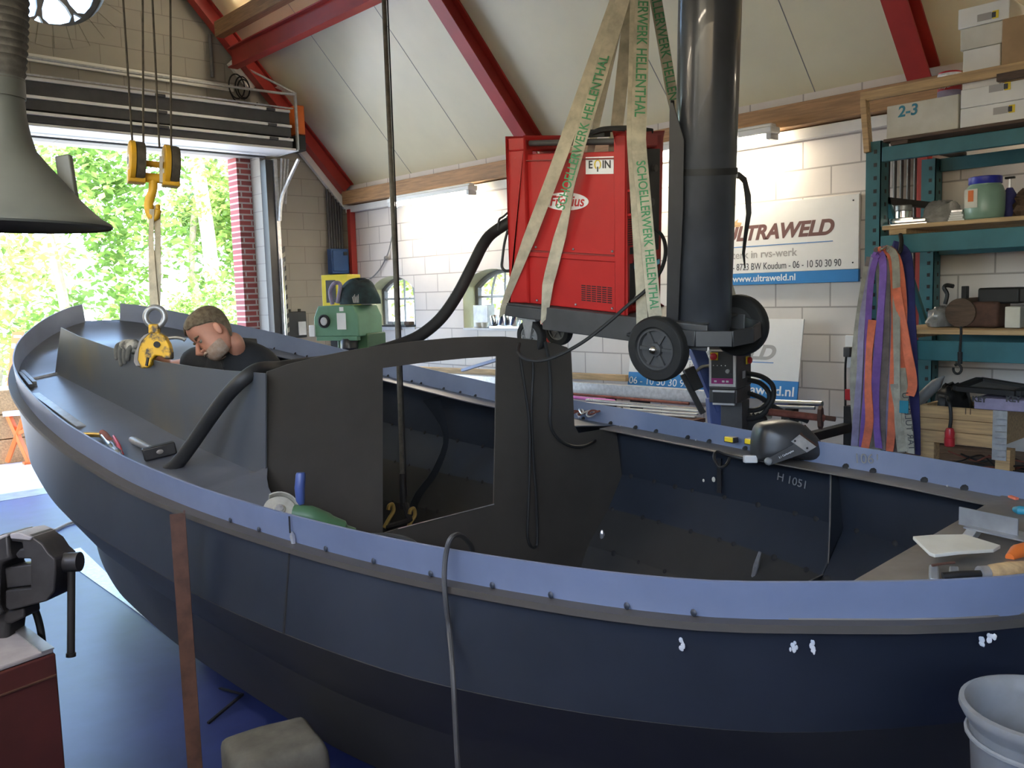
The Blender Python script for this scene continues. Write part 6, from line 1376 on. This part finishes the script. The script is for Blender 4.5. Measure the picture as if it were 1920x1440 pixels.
# ================================================================ FOREGROUND
# rusty angle post beside the hull
pp = oD(333, 965, 2.62); t = thing('angle_post', (pp.x, pp.y, 0), 'rusty brown angle iron post standing on the floor against the near hull side', 'post')
r2 = V((_r.x, _r.y, 0)).normalized(); f2 = V((FW.x, FW.y, 0)).normalized(); zt = oD(333, 963, 2.62).z
M = frame(V((pp.x, pp.y, 0)), (r2 * .94 + f2 * .34), z=(0, 0, 1))
MB().box2((-.022, -.003, 0), (.016, .003, zt), M).build('flange', 'rust', t, smooth=0); MB().box2((.016, -.003, 0), (.021, .045, zt - .002), M).build('flange', 'rust', t, smooth=0); MB().box2((-.07, -.06, 0), (.07, .06, .008), M).build('foot_plate', 'rust', t)
# timber blocks under the keel
for y, lb in ((2.2, 'timber block under the keel amidships'), (4.4, 'timber block under the keel below the man')): tag(MB().box2((BX - .35, y - .1, 0), (BX + .35, y + .1, .145)).build('keel_block', 'wood_dark', bevel=.008), lb, 'block')
# stone block
c = oD(513, 1385, 2.86); b = MB(); M = frame(V((c.x, c.y, 0)), (r2 * .86 + f2 * .5), z=(0, 0, 1)); zt = c.z
random.seed(3)
def noise_box(w, d, h, n=6):
    b = MB(); 
    bm = bmesh.new(); bmesh.ops.create_cube(bm, size=1.0); bmesh.ops.subdivide_edges(bm, edges=bm.edges, cuts=n, use_grid_fill=True)
    for v in bm.verts: v.co = V((v.co.x * w + random.uniform(-.006, .006), v.co.y * d + random.uniform(-.006, .006), (v.co.z + .5) * h + random.uniform(-.006, .006)))
    bmesh.ops.smooth_vert(bm, verts=bm.verts, factor=.5, use_axis_x=True, use_axis_y=True, use_axis_z=True); bm.verts.index_update()
    vs = [v.co.copy() for v in bm.verts]; fs = [[v.index for v in f.verts] for f in bm.faces]; bm.free()
    return b.add(vs, fs, M)
tag(noise_box(.30, .27, zt).build('concrete_block', 'stone_block', smooth=180, sub=1), 'rough grey concrete block on the floor under the near hull', 'block')
# thin bent strip and steel sheet on the floor
P = [oZ(390, 1356, .004), oZ(455, 1302, .05), oZ(412, 1290, .004)]
b = MB(); b.bar(P[0], P[1], .012, .010); b.bar(P[1], P[2], .012, .006); tag(b.build('bent_strip', 'steel_black'), 'thin bent steel strip on the floor between the post and the concrete block', 'scrap')
b = MB(); Q = [oZ(*q, .004) for q in ((112, 1036), (151, 1027), (200, 1074), (270, 1135), (330, 1180), (318, 1192), (230, 1128), (145, 1068))]; b.prism([(p.x, p.y) for p in Q], .001, .005); tag(b.build('steel_sheet', 'galvanised', smooth=0), 'pale steel sheet lying on the floor under the bow', 'sheet')
P = [oZ(*q, .015) for q in ((60, 1004), (85, 1001), (110, 990), (133, 980), (180, 970))]; tag(MB().tube(smoothline(P, 5), .013, 8).build('white_tube', 'light_grey'), 'white tube lying on the floor under the bow', 'tube')
# red cabinet bench and the vice on it
BD = 2.25; bc = oD(104, 1216, BD); zt = bc.z
be, br = oZ(0, 1252, zt), oZ(32, 1162, zt); xe = (bc - be).normalized(); ye = (br - bc).normalized()
bm_ = Matrix.Identity(4)
for i in range(3): bm_[i][0], bm_[i][1], bm_[i][2], bm_[i][3] = xe[i], ye[i], (0, 0, 1)[i], (bc.x, bc.y, 0)[i]
t = thing('red_cabinet', bm_ @ V((-.35, .3, 0)), 'dark red steel cabinet with a worn grey top at the lower left corner', 'cabinet')
bd_ = min(.5, max(.3, (br - bc).length * 1.5))
MB().box2((-.60, 0, 0), (0, bd_, zt - .012), bm_).build('body', 'bench_red', t, bevel=.005); MB().box2((-.60, .004, zt - .011), (-.004, bd_, zt), bm_).build('worktop', 'bench_top', t, bevel=.003); MB().box2((-.60, -.004, zt - .07), (-.004, .0, zt - .066), bm_).build('drawer_seam', 'rust', t); MB().box2((-.035, .0, zt), (-.003, bd_, zt + .004), bm_).build('edge_strip', 'steel_grey', t)
VD = 2.35; vp = VD / FOC; va = lambda x, y, dd=0: oD(x, y, VD + dd)
t = thing('bench_vice', va(20, 1200), 'dark iron bench vice with a hanging handle bar clamped over the red cabinet', 'vice')
MVI = frame(va(75, 1080), RT, z=-FW); pv = lambda pts: [((x - 75) * vp, -(y - 1080) * vp) for x, y in pts]
MB().prism(pv([(-20, 1030), (6, 1018), (8, 1004), (30, 993), (40, 996), (42, 1030), (47, 1040), (28, 1046), (24, 1058), (22, 1120), (30, 1140), (0, 1150), (-20, 1120)]), -.06, .06, MVI).build('fixed_jaw', 'vice_iron', t, bevel=.008)
MB().prism(pv([(42, 994), (58, 992), (80, 998), (100, 1012), (112, 1030), (124, 1040), (124, 1068), (122, 1100), (108, 1118), (60, 1130), (40, 1135), (32, 1130), (32, 1098), (78, 1094), (78, 1040), (55, 1040), (50, 1032), (58, 1022), (64, 1022), (62, 1010), (42, 1008)]), -.055, .055, MVI).build('moving_jaw', 'vice_iron', t, bevel=.008)
MB().prism(pv([(22, 1060), (72, 1052), (82, 1060), (80, 1092), (26, 1098)]), -.035, .035, MVI).build('slide', 'vice_iron', t, bevel=.004)
for pts in (((10, 1003), (38, 993), (40, 998), (12, 1010)), ((42, 994), (60, 991), (84, 1000), (80, 1006), (44, 1003))): MB().prism(pv(pts), -.062, .062, MVI).build('jaw_top', 'bench_top', t, bevel=.003)
MB().cyl(va(118, 1055), va(150, 1053), .026, 18).build('screw_head', 'vice_iron', t)
hb_ = MB(); hb_.cyl(va(134, 1042), va(133, 1226), .010, 14); hb_.build('handle_bar', 'steel_black', t); MB().cyl(va(133, 1224), va(133, 1231), .0125, 14).build('bar_end', 'steel_black', t)
MB().prism(pv([(-30, 1040), (0, 1035), (24, 1060), (30, 1150), (24, 1172), (18, 1225), (-60, 1235), (-60, 1060)]), -.07, .02, MVI).build('base', 'vice_iron', t, bevel=.01)
MB().prism(pv([(22, 1140), (60, 1132), (62, 1150), (36, 1162), (22, 1160)]), -.04, .04, MVI).build('under_lug', 'vice_iron', t, bevel=.005)
tag(MB().tube(smoothline([va(x, y, .1) for x, y in ((58, 1128), (68, 1150), (76, 1180), (80, 1215), (76, 1240))], 5), .010, 8).build('bench_cable', 'black_rubber'), 'black cable hanging behind the vice at the red cabinet', 'cable')
# grey pail at the lower right corner on a stool
PD = 1.32; pc = oD(1962, 1332, PD); t = thing('grey_pail', (pc.x, pc.y, pc.z - .30), 'grey plastic pail with a dusty thick rim at the lower right corner', 'pail'); M = Matrix.Translation(pc)
MB().lathe([(.085, -.30), (.088, -.295), (.103, -.03), (.106, -.026), (.114, -.012), (.118, -.004), (.117, .004), (.110, .006), (.102, .0), (.098, -.02), (.082, -.285), (.001, -.285)], M, 48, caps=False).build('body', 'pail_grey', t, smooth=50)
MB().tube([M @ V((.106 * math.cos(R(a)), .106 * math.sin(R(a)), -.045 + .0 * a)) for a in range(0, 360, 12)], .004, 6, closed=True).build('rim_bead', 'pail_grey', t)
t = thing('stool', (pc.x, pc.y, 0), 'steel stool under the grey pail', 'stool'); MB().cyl((pc.x, pc.y, pc.z - .325), (pc.x, pc.y, pc.z - .301), .12, 24).build('seat', 'dark_grey', t)
for k in range(3): a = k * 2.1; MB().cyl((pc.x + .08 * math.cos(a), pc.y + .08 * math.sin(a), pc.z - .32), (pc.x + .13 * math.cos(a), pc.y + .13 * math.sin(a), 0), .012).build('leg', 'dark_grey', t)
# ---------------------------------------------------------------- fume extraction hood on its flexible hose
XD = 1.70; xp = XD / FOC; xa = lambda x, y, dd=0: oD(x, y, XD + dd)
t = thing('fume_hood', xa(20, 420), 'grey fume extraction hood on a ribbed hose hanging into the upper left corner', 'fume hood')
ax = (V((0, 0, 1)) + RT * .06).normalized(); M = frame(xa(5, 422), RT, z=ax)
prof = [(186, -4), (189, 0), (187, 5), (172, 14), (150, 34), (128, 58), (108, 84), (84, 112), (64, 138), (56, 165), (50, 200), (48, 240), (47, 262)]
out = [(r * xp, z * xp) for r, z in prof]; MB().lathe(out + [(r - .005, z) for r, z in out[::-1]], M, 64, caps=False).build('hood', 'hood_plastic', t, smooth=50)
MB().lathe([(46 * xp, 232 * xp), (51 * xp, 232 * xp), (51 * xp, 268 * xp), (46 * xp, 268 * xp)], M, 40, caps=False).build('collar', 'hood_plastic', t)
b = MB(); b.bar(xa(119, 292, .05), xa(136, 400, .05), .030, .016, up=-FW); b.build('handle', 'hood_plastic', t, bevel=.003)
P = []; rr_ = []; base = M @ V((0, 0, 255 * xp))
for k in range(90):
    u = k / 89; P.append(base + V((0, 0, 1)) * .40 * u - RT * (.03 * u)); rr_.append(xp * (48 + 40 * min(1, u * 1.7) ** .8) * (1 + (.045 if k % 3 == 1 else 0)))
MB().tube(P, rr_, 40).build('ribbed_hose', 'hose_cloth', t, smooth=60)
# ================================================================ OUTSIDE
b = thing('roller_trestle', (2.45, 11.0, -.03), 'orange-red A-frame trestle on castors in the doorway', 'trestle'); O = lambda x, y, d=10.6: oD(x, y, d)
for p, q, nm in (((14, 775), (58, 872), 'leg'), ((46, 778), (14, 866), 'leg')):
    A, Bq = O(*p), O(*q); MB().bar(A, Bq, .06, .05).build(nm, 'orange_plastic', b, bevel=.004)
MB().bar(O(8, 776), O(70, 772), .08, .06).build('top_beam', 'light_grey', b, bevel=.004); MB().bar(O(36, 812), O(60, 800), .05, .04).build('cross_tie', 'orange_plastic', b); 
c = O(57, 878); MB().cyl(c - RT * .06, c + RT * .06, .055, 16).build('castor', 'steel_grey', b); MB().box(c + V((0, 0, .06)), (.14, .10, .05)).build('castor_fork', 'orange_plastic', b)
b = thing('orange_board', O(32, 740, 11.2), 'orange-red board with white markings behind the bow at the left edge', 'board'); M = frame(O(30, 690, 11.2), RT, y=UP); MB().prism([(-.14, -.52), (.06, -.52), (.10, .46), (-.04, .46)], -.015, .015, M).build('panel', 'orange_plastic', b); MB().box((.03, .40, .017), (.10, .03, .003), M).build('marking', 'ink_white', b); MB().box((-.02, .28, .017), (.05, .06, .003), M).build('marking', 'ink_white', b); MB().box((-.04, -.75, 0), (.2, .5, .02), M).build('stand', 'steel_grey', b)
for k in range(3): tag(MB().box2((2.1 + .04 * k, 11.9, -.03 + .30 * k), (2.9, 12.6, .26 + .30 * k)).build('wooden_crate', 'wood_pale', bevel=.01), ('weathered wooden crate outside behind the trestle, bottom of the stack', 'weathered wooden crate outside behind the trestle, middle of the stack', 'weathered wooden crate outside behind the trestle, top of the stack')[k], 'crate')
tag(MB().lathe([(.09, 0), (.12, .26), (.11, .26), (.08, .01)], Matrix.Translation(O(34, 800, 10.9) + V((0, 0, -.1))), 20).build('grey_bucket', 'light_grey'), 'grey bucket hanging on the trestle in the doorway', 'bucket')
# trees beyond the door and beyond the side windows
random.seed(11)
def leafmesh(nm, n, rx, ry, rz, size, mt):
    b = MB(); cl = [(random.gauss(0, 1), random.gauss(0, 1), random.gauss(0, 1)) for _ in range(34)]
    cl = [V((x, y, z)).normalized() * random.uniform(.55, 1.0) for x, y, z in cl]
    for k in range(n):
        c = random.choice(cl); p = V((c.x * rx + random.gauss(0, rx * .12), c.y * ry + random.gauss(0, ry * .12), c.z * rz + random.gauss(0, rz * .10)))
        e = Euler((random.uniform(-.9, .9), random.uniform(-.9, .9), random.uniform(0, 6.28))).to_matrix(); s = size * random.uniform(.6, 1.3)
        b.add([p + e @ V(q) * s for q in ((-.5, 0, 0), (0, -.32, .08), (.55, 0, -.02), (0, .32, .08))], [(0, 1, 2), (0, 2, 3)])
    me = bpy.data.meshes.new(nm); me.from_pydata([tuple(v) for v in b.v], [], b.f); me.materials.append(MATS[mt]); return me
LM = [leafmesh('foliage', 3200, 2.1, 1.7, 2.5, .17, 'leaf_a'), leafmesh('foliage', 3200, 1.9, 1.8, 2.3, .16, 'leaf_b')]
def tree(x, y, zc, sc, k, label, mt='bark', tr=.12, grp='trees beyond the door'):
    t = thing('tree', (x, y, -.03), label, 'tree', grp)
    f = bpy.data.objects.new('foliage', LM[k]); COL.objects.link(f); f.parent = t; f.location = (0, 0, zc); f.scale = (sc, sc, sc); f.rotation_euler = (0, 0, random.uniform(0, 6))
    b = MB(); b.tube(smoothline([(x, y, -.03), (x + .1, y, zc * .5), (x - .05, y + .1, zc), (x + .1, y, zc + 1.5 * sc)], 4), [tr] * 4 + [tr * .9] * 4 + [tr * .6] * 4 + [tr * .3], 8); b.build('trunk', mt, t)
    return t
for (x, y, zc, sc, k, lb) in ((3.2, 19.0, 2.6, 1.15, 1, 'sunlit yellow-green tree filling the left of the doorway'), (5.6, 20.5, 3.4, 1.25, 0, 'green tree in the doorway left of the crane hook'), (8.2, 19.5, 2.5, 1.1, 0, 'green tree in the doorway behind the crane hook strap'), (10.3, 20.0, 3.6, 1.3, 1, 'green tree in the doorway right of the pale trunk, behind the man'), (5.0, 24.0, 1.6, 1.2, 1, 'low yellow-green bush behind the trees, left in the doorway'), (7.4, 17.6, 1.0, .55, 0, 'low green bush in front of the trees in the doorway'), (12.5, 21.0, 2.4, 1.3, 0, 'dark green tree beside the brick jamb in the doorway')):
    tree(x, y, zc, sc, k, lb)
o = tree(7.9, 18.2, 5.2, .8, 1, 'tree with a bright pale trunk in the middle of the doorway', 'bark_pale', .17)
tree(11.5, 9.0, 2.4, 1.0, 0, 'green tree seen through the first arched window', grp='trees beyond the side wall'); tree(9.8, 5.6, 2.3, .9, 0, 'green tree seen through the second arched window', grp='trees beyond the side wall'); tree(10.8, 12.8, 2.4, 1.0, 1, 'pale green tree seen through the right half of the first arched window', grp='trees beyond the side wall')
